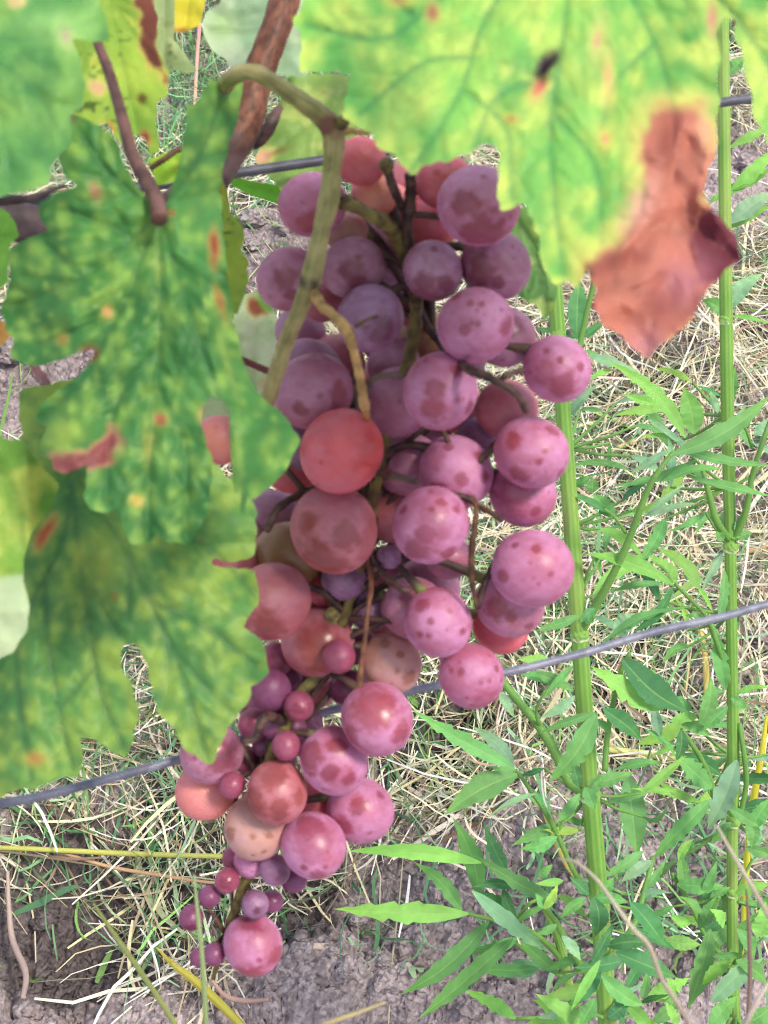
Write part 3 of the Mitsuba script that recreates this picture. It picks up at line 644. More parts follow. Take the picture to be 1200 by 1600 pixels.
SK = {  # skin, bloom colour, amount of bloom
    'pink': (lin(156, 54, 74), lin(202, 140, 184), .76), 'purple': (lin(130, 48, 66), lin(188, 144, 178), .66), 'red': (lin(196, 58, 58), lin(226, 140, 162), .44), 'orange': (lin(232, 130, 104), lin(234, 152, 166), .55),
    'brown': (lin(160, 68, 68), lin(206, 140, 160), .50), 'olive': (lin(150, 112, 66), lin(176, 140, 130), .25), 'pale': (lin(196, 146, 118), lin(212, 168, 178), .55), 'magenta': (lin(136, 42, 66), lin(176, 104, 140), .50), 'violet': (lin(104, 40, 60), lin(178, 140, 184), .58), 'wine': (lin(104, 28, 54), lin(150, 96, 144), .48), 'dusk': (lin(150, 60, 76), lin(204, 152, 188), .64)}
# x, y, radius in pixels of the photograph, layer (mm behind the front), skin, hand-set patches (dx, dy, size) where the bloom is rubbed off
GR = [
 (564, 252, 39, 12, 'red', ()), (584, 305, 36, 20, 'orange', ()), (488, 320, 52, 14, 'pink', ((.0, .75, .45),)), (540, 362, 34, 24, 'pale', ()), (552, 418, 49, 6, 'purple', ((0, .3, .45),)), (452, 436, 51, 16, 'dusk', ((.0, .15, .4), (.1, .6, .2))), (578, 497, 53, -1, 'violet', ((.3, .5, .45),)),
 (748, 322, 64, -3, 'pink', ((-.45, .1, .35), (.0, .8, .6), (-.1, .2, .12), (.45, .55, .15))), (694, 284, 44, 14, 'red', ((-.3, -.1, .15),)), (676, 350, 44, 26, 'red', ()), (676, 423, 47, 4, 'purple', ((-.3, .5, .4), (.4, .6, .35), (0, -.6, .15))), (774, 415, 55, 6, 'purple', ((-.5, .3, .5), (0, .6, .2))),
 (743, 508, 60, -6, 'pink', ((-.55, -.7, .18), (-.2, -.45, .1), (.1, -.4, .1), (-.3, .25, .16), (0, .1, .08), (.75, .1, .25))), (787, 526, 49, 10, 'purple', ((.3, -.2, .4),)), (870, 577, 53, -2, 'pink', ((0, -.15, .13), (.1, .55, .45), (-.4, -.45, .12), (.6, 0, .15))), (688, 611, 60, -8, 'pink', ((-.2, .55, .35), (.4, -.45, .2), (-.4, -.75, .08), (.4, .3, .12), (-.2, .0, .3), (.75, .45, .2))),
 (792, 640, 48, 18, 'brown', ()), (830, 707, 58, -2, 'pink', ((.1, .3, .1), (.5, -.6, .2), (-.6, -.3, .3), (-.4, .7, .3), (.75, .55, .2), (.25, .0, .08))), (817, 772, 52, 8, 'pink', ((-.3, -.1, .7), (.3, .5, .2))), (712, 738, 58, -4, 'pink', ((-.25, -.65, .17), (.55, -.45, .14), (.1, .2, .2), (.75, .15, .15), (.3, .75, .2), (-.5, .55, .3))),
 (673, 820, 60, -10, 'pink', ((-.15, .25, .32), (-.4, .65, .4), (.25, -.6, .15), (.0, -.4, .13), (.65, -.4, .13), (-.75, -.4, .15), (.45, .75, .2))), (832, 888, 63, -8, 'pink', ((0, -.55, .14), (.35, .1, .07), (-.8, .2, .18), (-.5, -.6, .1), (.05, .35, .06))), (797, 942, 54, 4, 'dusk', ((-.1, .3, .2), (.5, .6, .15), (-.5, .1, .4))), (782, 980, 43, 14, 'red', ()),
 (684, 972, 54, -6, 'pink', ((-.25, -.1, .1), (.3, -.4, .1), (-.55, .3, .12), (-.3, .32, .1), (-.5, -.55, .25), (.7, .2, .1))), (645, 950, 50, 4, 'dusk', ((-.1, -.4, .4),)), (668, 920, 51, 10, 'dusk', ((-.4, .2, .3), (-.5, -.5, .2))), (736, 1056, 51, -4, 'pink', ((-.35, -.25, .14), (-.65, -.25, .09), (.5, .05, .08), (.75, -.3, .12), (0, .8, .1), (-.4, -.5, .06))),
 (611, 1036, 48, 6, 'pale', ((.2, .15, .14), (.6, .4, .3), (.3, -.4, .15), (-.2, -.7, .2))), (589, 1123, 57, -8, 'pink', ((-.1, -.5, .75), (-.7, .4, .35), (.7, .3, .35))), (534, 704, 66, -10, 'red', ()), (522, 826, 69, -7, 'brown', ((.3, .2, .4), (-.3, .7, .6), (-.6, -.1, .3))), (608, 870, 20, 2, 'violet', ()),
 (490, 612, 61, 4, 'dusk', ((-.3, .5, .2), (.2, .2, .1), (.7, .2, .35))), (482, 582, 54, 16, 'purple', ()), (470, 692, 42, 12, 'violet', ()), (455, 732, 41, 14, 'red', ()), (424, 940, 62, 0, 'brown', ((0, .6, .5),)), (452, 866, 53, 14, 'olive', ()), (500, 925, 30, 20, 'red', ()), (537, 905, 34, 14, 'violet', ()), (496, 1004, 57, 12, 'brown', ((.1, .0, .8),)),
 (529, 1026, 27, -2, 'magenta', ()), (430, 1032, 28, 8, 'magenta', ()), (422, 1078, 34, 4, 'wine', ()), (467, 1103, 24, 0, 'magenta', ((0, .1, .4),)), (432, 1132, 25, 3, 'wine', ()), (447, 1165, 23, -3, 'magenta', ()), (398, 1132, 26, 10, 'magenta', ()), (522, 1188, 54, -4, 'pink', ((-.1, .25, .28), (.45, .4, .25), (-.7, -.2, .5), (.1, -.6, .3))),
 (433, 1238, 49, -6, 'brown', ((.0, -.7, .5), (.2, .4, .4), (-.7, .2, .5), (.8, .1, .35))), (331, 1178, 48, 2, 'dusk', ((.4, -.1, .7),)), (320, 1238, 45, 6, 'orange', ()), (363, 1227, 21, -2, 'magenta', ()), (400, 1292, 51, 2, 'pale', ((.0, .05, .12), (.5, .05, .14), (-.75, .1, .25), (.3, .55, .1))), (563, 1266, 52, 0, 'pink', ((-.05, -.35, .32), (-.5, .3, .3), (.6, -.6, .15), (.3, .5, .07))),
 (490, 1321, 51, -6, 'pink', ((-.1, -.75, .5), (-.25, .45, .12), (.4, .45, .12), (.15, .75, .3))), (485, 1252, 40, 18, 'red', ()), (392, 1345, 27, 6, 'pink', ()), (366, 1342, 20, 10, 'magenta', ()), (429, 1359, 25, 0, 'violet', ()), (459, 1374, 21, 5, 'wine', ()), (355, 1376, 20, 2, 'magenta', ((0, 0, .6),)), (327, 1401, 18, 2, 'wine', ()), (299, 1434, 20, 0, 'wine', ((0, .7, .6),)),
 (399, 1413, 22, 0, 'violet', ((.2, .2, .3),)), (425, 1408, 18, 6, 'wine', ()), (395, 1476, 47, 2, 'pink', ((0, -.9, .5), (.3, .2, .1), (.0, .85, .5), (.85, .2, .4))), (335, 1491, 18, 2, 'wine', ()), (311, 1495, 15, 6, 'wine', ()), (622, 628, 56, 14, 'dusk', ()), (636, 725, 50, 14, 'dusk', ()), (664, 530, 46, 28, 'olive', ()), (615, 568, 42, 22, 'dusk', ()), (342, 688, 40, 8, 'orange', ((0, -.5, .1),)),
 (598, 740, 46, 20, 'brown', ()), (618, 805, 46, 18, 'brown', ()), (577, 955, 32, 18, 'violet', ()), (748, 682, 32, 20, 'violet', ()), (527, 568, 45, 20, 'brown', ()), (612, 318, 32, 26, 'orange', ()), (560, 760, 44, 24, 'brown', ()), (560, 900, 44, 30, 'brown', ()), (630, 880, 40, 26, 'purple', ()), (720, 560, 40, 24, 'purple', ()), (590, 440, 44, 28, 'purple', ()),
 (700, 770, 40, 26, 'purple', ()), (486, 900, 46, 30, 'olive', ()), (640, 470, 40, 34, 'brown', ()), (540, 640, 44, 26, 'purple', ()), (362, 882, 44, 18, 'brown', ()), (425, 806, 42, 26, 'purple', ()), (470, 520, 40, 28, 'purple', ()), (418, 850, 38, 34, 'brown', ()), (505, 470, 34, 32, 'brown', ()), (600, 520, 44, 36, 'purple', ()), (575, 610, 44, 34, 'brown', ()), (660, 640, 46, 34, 'purple', ()), (640, 290, 40, 36, 'brown', ()), (600, 370, 44, 36, 'purple', ()), (720, 640, 40, 34, 'brown', ()), (520, 330, 36, 34, 'dusk', ()), (590, 1000, 36, 26, 'brown', ()), (545, 1075, 30, 22, 'wine', ()), (470, 1150, 30, 18, 'wine', ()), (480, 800, 46, 34, 'purple', ()), (448, 1062, 24, 14, 'wine', ()), (474, 1072, 22, 16, 'wine', ()), (408, 1104, 22, 12, 'magenta', ()), (458, 1136, 20, 12, 'wine', ()), (482, 1128, 22, 20, 'wine', ()), (412, 1166, 18, 12, 'wine', ()), (392, 1102, 20, 16, 'magenta', ()), (500, 1080, 26, 24, 'brown', ()), (440, 1190, 24, 18, 'wine', ()), (382, 1186, 22, 16, 'magenta', ()), (520, 960, 36, 28, 'purple', ()), (560, 1010, 30, 24, 'wine', ()), (470, 950, 34, 24, 'purple', ()), (610, 700, 40, 36, 'wine', ()), (700, 820, 34, 30, 'wine', ()), (650, 780, 34, 34, 'purple', ()), (665, 385, 40, 30, 'purple', ()), (672, 700, 40, 22, 'dusk', ()), (700, 870, 36, 18, 'dusk', ()),
]
placed = []
for g in sorted(GR, key=lambda g: g[3]):
    x, y, r, k, kind, pat = g
    d = float(d0(y)) + k * 0.001
    for _ in range(80):
        c, rm = P(x, y, d), r * d / F
        hit = any(np.linalg.norm(c - c2) < 0.93 * (rm + r2) for c2, r2, *_ in placed)
        if not hit:
            break
        d += 0.001
    placed.append((c, rm, d, g))

ICO = {n: trimesh.creation.icosphere(subdivisions=n) for n in (3, 4, 5)}
# skeleton of the stalk: (pixel, depth)
STALK = [(352, 134, .338), (366, 119, .332), (398, 113, .328), (448, 143, .330), (500, 180, .333), (521, 208, .336), (519, 258, .338), (514, 312, .340), (500, 372, .342), (486, 436, .344), (468, 484, .347), (448, 532, .352), (430, 588, .358), (414, 640, .364), (400, 700, .372)]
SW = [13, 13, 13, 13.5, 16.5, 18.5, 14.5, 16.5, 14, 17, 13.5, 12.5, 12.5, 12, 10]
RACHIS = [
 ([(516, 312, .342), (538, 316, .345), (560, 326, .347), (590, 342, .352), (612, 360, .360), (626, 385, .366), (640, 430, .372), (650, 480, .376), (640, 560, .380), (610, 640, .386), (590, 740, .396), (570, 840, .404), (545, 940, .410), (505, 1040, .414), (470, 1085, .414), (448, 1130, .416), (425, 1180, .421), (408, 1250, .432), (397, 1320, .438), (385, 1370, .441), (368, 1420, .446), (350, 1470, .452), (332, 1530, .458)],
  [9, 12, 10, 11, 12, 12, 11, 11, 10, 10, 10, 9, 9, 9, 10, 10, 10, 9, 9, 9, 8, 7, 3], 'shoulder'),
 ([(484, 452, .346), (502, 476, .340), (525, 497, .337), (545, 522, .336), (556, 560, .338), (564, 600, .340), (569, 632, .346), (574, 654, .366), (592, 740, .39)], [11, 8.5, 7.5, 9, 7, 7.5, 8, 5, 4], 'tan'),
 ([(642, 430, .372), (636, 360, .362), (640, 320, .358), (642, 272, .352)], [9, 10, 10, 8], 'dark'), ([(636, 340, .362), (616, 300, .352), (604, 262, .348)], [6, 6, 8], 'dark'), ([(640, 335, .360), (680, 338, .356), (700, 345, .352)], [5, 5, 5], 'dark'),
 ([(648, 480, .384), (690, 540, .388), (728, 574, .354), (760, 588, .346), (790, 604, .342), (812, 622, .343), (822, 642, .346)], [6, 6, 7, 7, 6, 6, 6], 'dark'), ([(775, 596, .344), (795, 585, .343), (816, 578, .346)], [5, 5, 6], 'dark'),
 ([(568, 616, .343), (585, 592, .343), (605, 585, .343), (628, 589, .345)], [6, 5, 5, 5], 'dark'), ([(592, 738, .392), (610, 742, .362), (632, 748, .356), (652, 752, .354)], [6, 7, 6, 5], 'dark'), ([(640, 560, .38), (700, 690, .384), (735, 770, .384), (744, 800, .380), (738, 850, .380), (737, 905, .384), (745, 950, .388)], [5, 4.5, 5.5, 4.5, 5.5, 4.5, 3], 'brown'),
 ([(570, 840, .404), (580, 905, .392), (575, 950, .384), (570, 1000, .384), (564, 1040, .386), (562, 1072, .388)], [3.5, 4, 3.6, 4, 4, 6], 'rust'), ([(570, 840, .404), (600, 900, .390), (625, 918, .384), (640, 926, .384)], [5, 5, 5, 5], 'dark'), ([(448, 1130, .416), (415, 1120, .406), (400, 1150, .404), (378, 1160, .402)], [7, 8, 7, 5], 'dark'),
 ([(744, 790, .382), (765, 800, .378), (785, 812, .376)], [5, 5, 5], 'dark'), ([(556, 510, .334), (572, 500, .332), (590, 494, .333)], [3.5, 3, 2.5], 'brown'), ([(415, 830, .384), (440, 790, .386), (500, 760, .392), (588, 745, .396)], [6, 7, 6, 6], 'dark'), ([(352, 1460, .45), (340, 1440, .447), (320, 1412, .446)], [4, 3, 3], 'brown'), ([(524, 206, .336), (548, 205, .338), (578, 207, .342)], [6, 5, 4], 'tan')]
TONE = {'shoulder': ((78, 60, 44), (128, 122, 66)), 'tan': ((138, 108, 66), (186, 150, 96)), 'dark': ((50, 34, 36), (92, 70, 62)), 'brown': ((66, 46, 36), (104, 76, 54)), 'rust': ((100, 64, 50), (142, 96, 72))}


def rach_color(v, tone, seed):
    a, b = TONE[tone]
    n = fb(v, 420, 3, seed)
    return lerp(lin(*a), lin(*b), sstep(0.3, 0.68, n)) * (.75 + .5 * fb(v, 1500, 2, seed + 1))[:, None]


pts = np.array([P(*p) for p in STALK])
v, f, al, ar = tube(pts, np.array(SW) * np.array([p[2] for p in STALK]) / F, 36, 320, rough=.14, seed=5)
n = fb(v, 220, 3, 9)
scol = .5 * bark(v, al, ar, (122, 118, 70), (186, 174, 122), .13, 1, 31) + .5 * lerp(lin(128, 126, 76), lin(186, 178, 124), sstep(.3, .7, fb(v, 260, 3, 9)))
warm = sstep(.60, .9, fb(v, 90, 2, 13)) + 1.2 * np.exp(-((al - 4.5 / 14) / .05) ** 2) * sstep(.4, .6, n)
scol = lerp(scol, lin(122, 86, 74), np.clip(warm, 0, 1))
scol = lerp(scol, lin(60, 46, 44), 0.9 * np.exp(-((al - 9.1 / 14) / .016) ** 2) * sstep(.25, .5, fb(v, 300, 2, 4)))
put('grape_bunch__stalk', (v, f), 'mat_stem', color=scol)
labels['grape_bunch__stalk'] = {'label': 'thick bent green-brown stalk arching over to the bunch'}
net = []
for k, (path, wd, tone) in enumerate(RACHIS):
    pts = np.array([P(*p) for p in path])
    wd = np.array(wd) * np.array([p[2] for p in path]) / F
    v, f, al, ar = tube(pts, wd, 12, 10 * len(pts), rough=.42, seed=30 + k)
    put('grape_bunch__branch', (v, f), 'mat_stem', color=rach_color(v, tone, 40 + k))
    net.append(resample(pts, 12 * len(pts)))
net = np.vstack(net)
tree = cKDTree(net)
# the knob where the stalk forks
for (x, y, d, r) in ((534, 192, .333, 11), (540, 316, .343, 13), (484, 446, .345, 14), (604, 258, .346, 12), (518, 962, .384, 12)):
    m = ICO[3]
    vv = m.vertices * (0.75 + 0.5 * fb(m.vertices + x, 1.5, 2))[:, None] * r * d / F + P(x, y, d)
    put('grape_bunch__knob', (vv, m.faces), 'mat_stem', color=rach_color(vv, 'shoulder', 3))

rg = np.random.default_rng(77)
for c, rm, d, (x, y, rpx, k, kind, pat) in placed:
    m = ICO[5] if rpx >= 40 and k < 10 else ICO[4] if rpx > 25 else ICO[3]
    u = np.array(m.vertices)
    dn, idx = tree.query(c, k=220)
    cand = net[idx]
    away = np.linalg.norm(cand - c, axis=1) + 2.5 * np.maximum(0, 0.003 - (cand - c) @ FWD)
    root = cand[int(np.argmin(away))]
    axis_dir = (root - c) / (np.linalg.norm(root - c) + 1e-9) * np.array([1, 1, 1]) + np.array([0, 0, 0.8]) + 0.5 * FWD
    axis_dir /= np.linalg.norm(axis_dir)
    off = rg.random(3) * 100
    skin, bloom, amt = SK[kind]
    # shape: barely longer than wide, dimpled at the stalk end
    t = u @ axis_dir
    rad = 1 + 0.07 * (t * t - 0.4) + 0.045 * (fb(u + off, 0.8, 2) - 0.5) - 0.05 * sstep(0.93, 1.0, t) - 0.015 * sstep(0.985, 0.998, -t)
    if kind == 'violet' and rpx == 20:
        rad = rad - 0.12 * fb(u + off, 3, 3)
    V = c + u * (rad * rm)[:, None]
    # bloom: cloudy wax, rubbed away in patches and dots
    wob = .6 * fb(u + off, 2.4, 4) + .4 * fb(u + off + 9, 6.5, 3)
    b = amt * (0.62 + 0.75 * sstep(0.28, 0.72, .65 * fb(u + off, 1.1, 3) + .35 * fb(u + off, 5, 3)))
    rub = np.zeros(len(u))

    def cap(direc, ang, soft=.09, wv=.55):
        a = np.arccos(np.clip(u @ direc, -1, 1)) + (wob - .5) * wv * ang
        return sstep(ang + soft * max(.5, ang * 3), ang - soft * max(.5, ang * 3), a)

    for px_, py_, sz in pat:
        w = math.sqrt(max(0.03, 1 - px_ * px_ - py_ * py_))
        dirn = px_ * RIGHT - py_ * UP - w * FWD
        rub = np.maximum(rub, (.85 + .15 * rg.random()) * cap(dirn / np.linalg.norm(dirn), sz * .95, .12, 2.0))
    if rpx > 24:
        for _ in range(rg.integers(14, 34) if kind in ('pink', 'dusk', 'purple', 'pale') else rg.integers(2, 6)):
            q = rg.normal(size=3)
            rub = np.maximum(rub, (0.5 + .4 * rg.random()) * cap(q / np.linalg.norm(q), 0.022 + 0.07 * rg.random() ** 3, .05, 1.1))
        q = rg.normal(size=3)
        rub = np.maximum(rub, .6 * cap(q / np.linalg.norm(q), .35 + .3 * rg.random(), .12, 1.8))
    b = np.clip(b * (1 - 0.78 * rub), 0, 1)
    dark = skin * (0.80 + 0.4 * fb(u + off, 3.0, 2))[:, None]
    if kind in ('pale', 'olive'):
        dark = lerp(dark, lin(150, 92, 70), 0.8 * rub)
    else:
        dark = dark * (1 - 0.25 * rub)[:, None]
    if kind in ('red', 'orange', 'brown', 'pink', 'dusk'):
        dark = lerp(dark, dark * [1.25, 1.5, .95], sstep(.45, .75, fb(u + off + 31, 0.7, 2)))
    col = lerp(dark, bloom * (0.92 + 0.16 * fb(u + off, 9, 2))[:, None], b)
    scar = np.exp(-((np.arccos(np.clip(-t, -1, 1))) / .05) ** 2)
    col = lerp(col, lin(70, 44, 40), 0.8 * scar)
    key = put('grape_bunch__grape', (V, m.faces), 'mat_grape', smooth=True, color=np.clip(col, .004, .8), uv=np.column_stack([b, np.full(len(u), .5)]))
    # the short pedicel from the nearest branch
    tip = c + axis_dir * rm * 0.93
    mid = (root + tip) / 2 + np.array([0, 0, 0.25]) * np.linalg.norm(root - tip) * 0.5
    pr = 0.0009 if rpx > 30 else 0.0006
    v, f, al, ar = tube([root, mid, tip], [pr * 1.1, pr, pr * 1.9], 8, 12, rough=.18)
    put(key + '__pedicel', (v, f), 'mat_stem', color=lerp(rach_color(v, 'dark', 6), lin(140, 150, 84), .75 * sstep(.78, .98, al) * (rg.random() < .5)))
    if kind in ('violet', 'olive', 'pale', 'orange') and k < 8:
        labels[key] = {'label': {'violet': 'violet grape under a thick bluish bloom', 'olive': 'olive-brown unripe grape', 'pale': 'pale greenish pink grape with brown marks', 'orange': 'orange-pink translucent grape'}[kind]}

# ------------------------------------------------------------------ two trellis wires
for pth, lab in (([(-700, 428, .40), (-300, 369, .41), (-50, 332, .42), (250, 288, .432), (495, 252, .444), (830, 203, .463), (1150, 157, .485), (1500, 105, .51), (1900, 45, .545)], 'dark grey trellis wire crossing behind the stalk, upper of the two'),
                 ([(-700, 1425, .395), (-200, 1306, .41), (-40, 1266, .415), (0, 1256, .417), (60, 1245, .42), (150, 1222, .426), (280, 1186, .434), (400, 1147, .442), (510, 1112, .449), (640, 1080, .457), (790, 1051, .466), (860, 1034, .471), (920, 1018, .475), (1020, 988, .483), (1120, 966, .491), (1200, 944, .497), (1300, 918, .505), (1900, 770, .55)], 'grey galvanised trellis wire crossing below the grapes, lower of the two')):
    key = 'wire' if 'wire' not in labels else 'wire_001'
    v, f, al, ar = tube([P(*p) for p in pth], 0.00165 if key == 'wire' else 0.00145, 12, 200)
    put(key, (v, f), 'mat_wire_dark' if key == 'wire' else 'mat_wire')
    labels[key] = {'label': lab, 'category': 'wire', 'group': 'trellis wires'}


# ------------------------------------------------------------------ weeds
G = {'b': lin(136, 194, 100), 'n': lin(112, 172, 102), 'd': lin(84, 144, 92), 's': lin(140, 188, 148), 'y': lin(154, 198, 98)}  # s: bluish sky sheen painted into the leaf colour


def weed_leaf(key, x0, y0, da, x1, y1, db, w, tone, seed, bend=0.0, teeth=1.0):
    """A lanceolate, toothed blade from its base to its tip, w pixels broad, with a folded midrib and a drooping tip."""
    r = np.random.default_rng(seed)
    A, B = P(x0, y0, da), P(x1, y1, db)
    L = np.linalg.norm(B - A)
    wm = w * (da + db) / 2 / F
    ax = (B - A) / L
    face = -FWD * 0.8 + np.array([0, 0, 0.7]) + r.normal(0, .22, 3)
    face -= ax * (face @ ax)
    face /= np.linalg.norm(face)
    sd = np.cross(face, ax)
    n = 29
    t = np.linspace(0, 1, n)
    prof = (t + .02) ** 0.95 * (1 - t) ** 1.25
    prof = prof / prof.max()
    prof = np.maximum(prof, 0.03 * (1 - t))
    tooth = 1 + r.uniform(.12, .36) * teeth * (((np.arange(n) + r.integers(0, 4)) % r.integers(4, 6)) / 3.5 - 0.5) * -1 * (.5 + r.random(n)) * sstep(.2, .4, t) * sstep(1.0, .9, t)
    mid = A + (B - A) * t[:, None] + face * (L * 0.10 * np.sin(np.pi * t) * (0.4 + r.random()))[:, None] + sd * (bend * L * np.sin(np.pi * t))[:, None]
    fold = 0.18 + 0.25 * r.random()
    ph = r.random() * 6
    cols = np.array([-1, -.55, -.09, 0, .09, .55, 1])
    V = np.zeros((n, 7, 3))
    for j, q in enumerate(cols):
        th = tooth if q < 0 else np.roll(tooth, 2)
        th = 1 + (th - 1) * (abs(q) == 1)
        lift = 0.5 * fold * abs(q) ** 1.3 + 0.10 * q * np.sin(t * 11 + ph) + 0.03 * abs(q) * np.cos(t * 40)
        V[:, j] = mid + sd * (q * wm / 2 * prof * th)[:, None] + face * (wm * prof * lift)[:, None]
    V = V.reshape(-1, 3)
    Fc = []
    for k in range(n - 1):
        for j in range(6):
            a = k * 7 + j
            Fc += [[a, a + 1, a + 8], [a, a + 8, a + 7]]
    base = G[tone] * math.exp(r.normal(0, .10)) * np.exp(r.normal(0, .04, 3))
    C = np.tile(base, (len(V), 1)) * (0.82 + 0.36 * fb(V, 260, 2, seed))[:, None]
    j = np.tile(np.arange(7), n)
    C = np.where((j == 3)[:, None], lerp(C, lin(160, 200, 120), np.full(len(C), .5)), C)
    C = lerp(C, C * [1.15, 1.12, .8], np.repeat(t, 7) ** 3)
    return put(key + '__leaf', (V, np.array(Fc)), 'mat_weed_leaf', smooth=True, color=np.clip(C, .01, .8))


def weed_stem(key, path, wd, part='stem', seed=0, tone=((98, 150, 62), (142, 184, 92)), to_ground=False, ribs=9):
    pts = [P(*p) for p in path]
    r = list(np.array(wd) * np.array([p[2] for p in path]) / F / 2)
    if to_ground:
        b = pts[-1].copy()
        down = np.array([0.02, 0.05, -1.0]); down /= np.linalg.norm(down)
        while b[2] > gz(b[0], b[1]) - 0.02:
            b = b + down * 0.03
            pts.append(b.copy())
            r.append(r[-1] * 1.01)
    v, f, al, ar = tube(pts, r, 36 if ribs else 8, 8 * len(pts) if ribs else None, rib=0.03 if ribs else 0, ribs=ribs)
    stripe = 0.5 + 0.5 * np.cos(ar * ribs) if ribs else 0.5 * np.ones(len(v))
    c = lerp(lin(*tone[0]), lin(*tone[1]), np.clip(stripe * .55 + .7 * (fb(v, 150, 3, seed) - .4), 0, 1))
    if ribs:
        c = lerp(c, lin(110, 96, 78), .45 * sstep(.62, .78, fb(v * [1, 1, .12], 160, 2, seed + 6)))
        c = lerp(c, lin(170, 192, 104), .35 * sstep(.5, .7, fb(v * [1, 1, .2], 60, 2, seed + 2)))
    return put(f'{key}__{part}', (v, f), 'mat_stem', smooth=True, color=np.clip(c, .01, .8))


def weed_node(key, x, y, d, w, tall=.95):
    """The swollen joint of a stem with its pale ring of short hairs."""
    m = ICO[4]
    r = w * d / F / 2
    u = m.vertices
    v = u * [1, 1, tall] * (r * .86 * (0.95 + .25 * nz(u, 3, int(x))))[:, None] + P(x, y, d)
    c = lerp(lin(124, 170, 80), lin(206, 222, 178), sstep(.15, -.35, u[:, 2] + .25 * (nz(u, 6, 3) - .5)) * sstep(-.85, -.5, u[:, 2]))
    put(key + '__node', (v, m.faces), 'mat_stem', smooth=True, color=c)


def weed(name, label, stems, nodes, branches, leaves, depth, seed):
    key = new_thing(name, label, 'weed')
    for path, wd, ground in stems:
        weed_stem(key, path, wd, 'stem', seed, to_ground=ground)
    for x, y, d, w in nodes:
        weed_node(key, x, y, d, w)
    for path, wd in branches:
        weed_stem(key, path, wd, 'branch', seed + 5, ((92, 144, 70), (128, 172, 84)), ribs=0)
    r = np.random.default_rng(seed)
    for k, row in enumerate(leaves):
        x0, y0, x1, y1, w, tone = row[:6]
        da = depth + (row[6] if len(row) > 6 else 0) + r.normal(0, .006)
        L = math.hypot(x1 - x0, y1 - y0)
        db = da + r.uniform(-.25, .12) * L * depth / F
        weed_leaf(key, x0, y0, da, x1, y1, db, w * 1.0, tone, seed * 100 + k, bend=(row[7] if len(row) > 7 else r.normal(0, .05)), teeth=1.0 if w > 13 else .3)
    return key


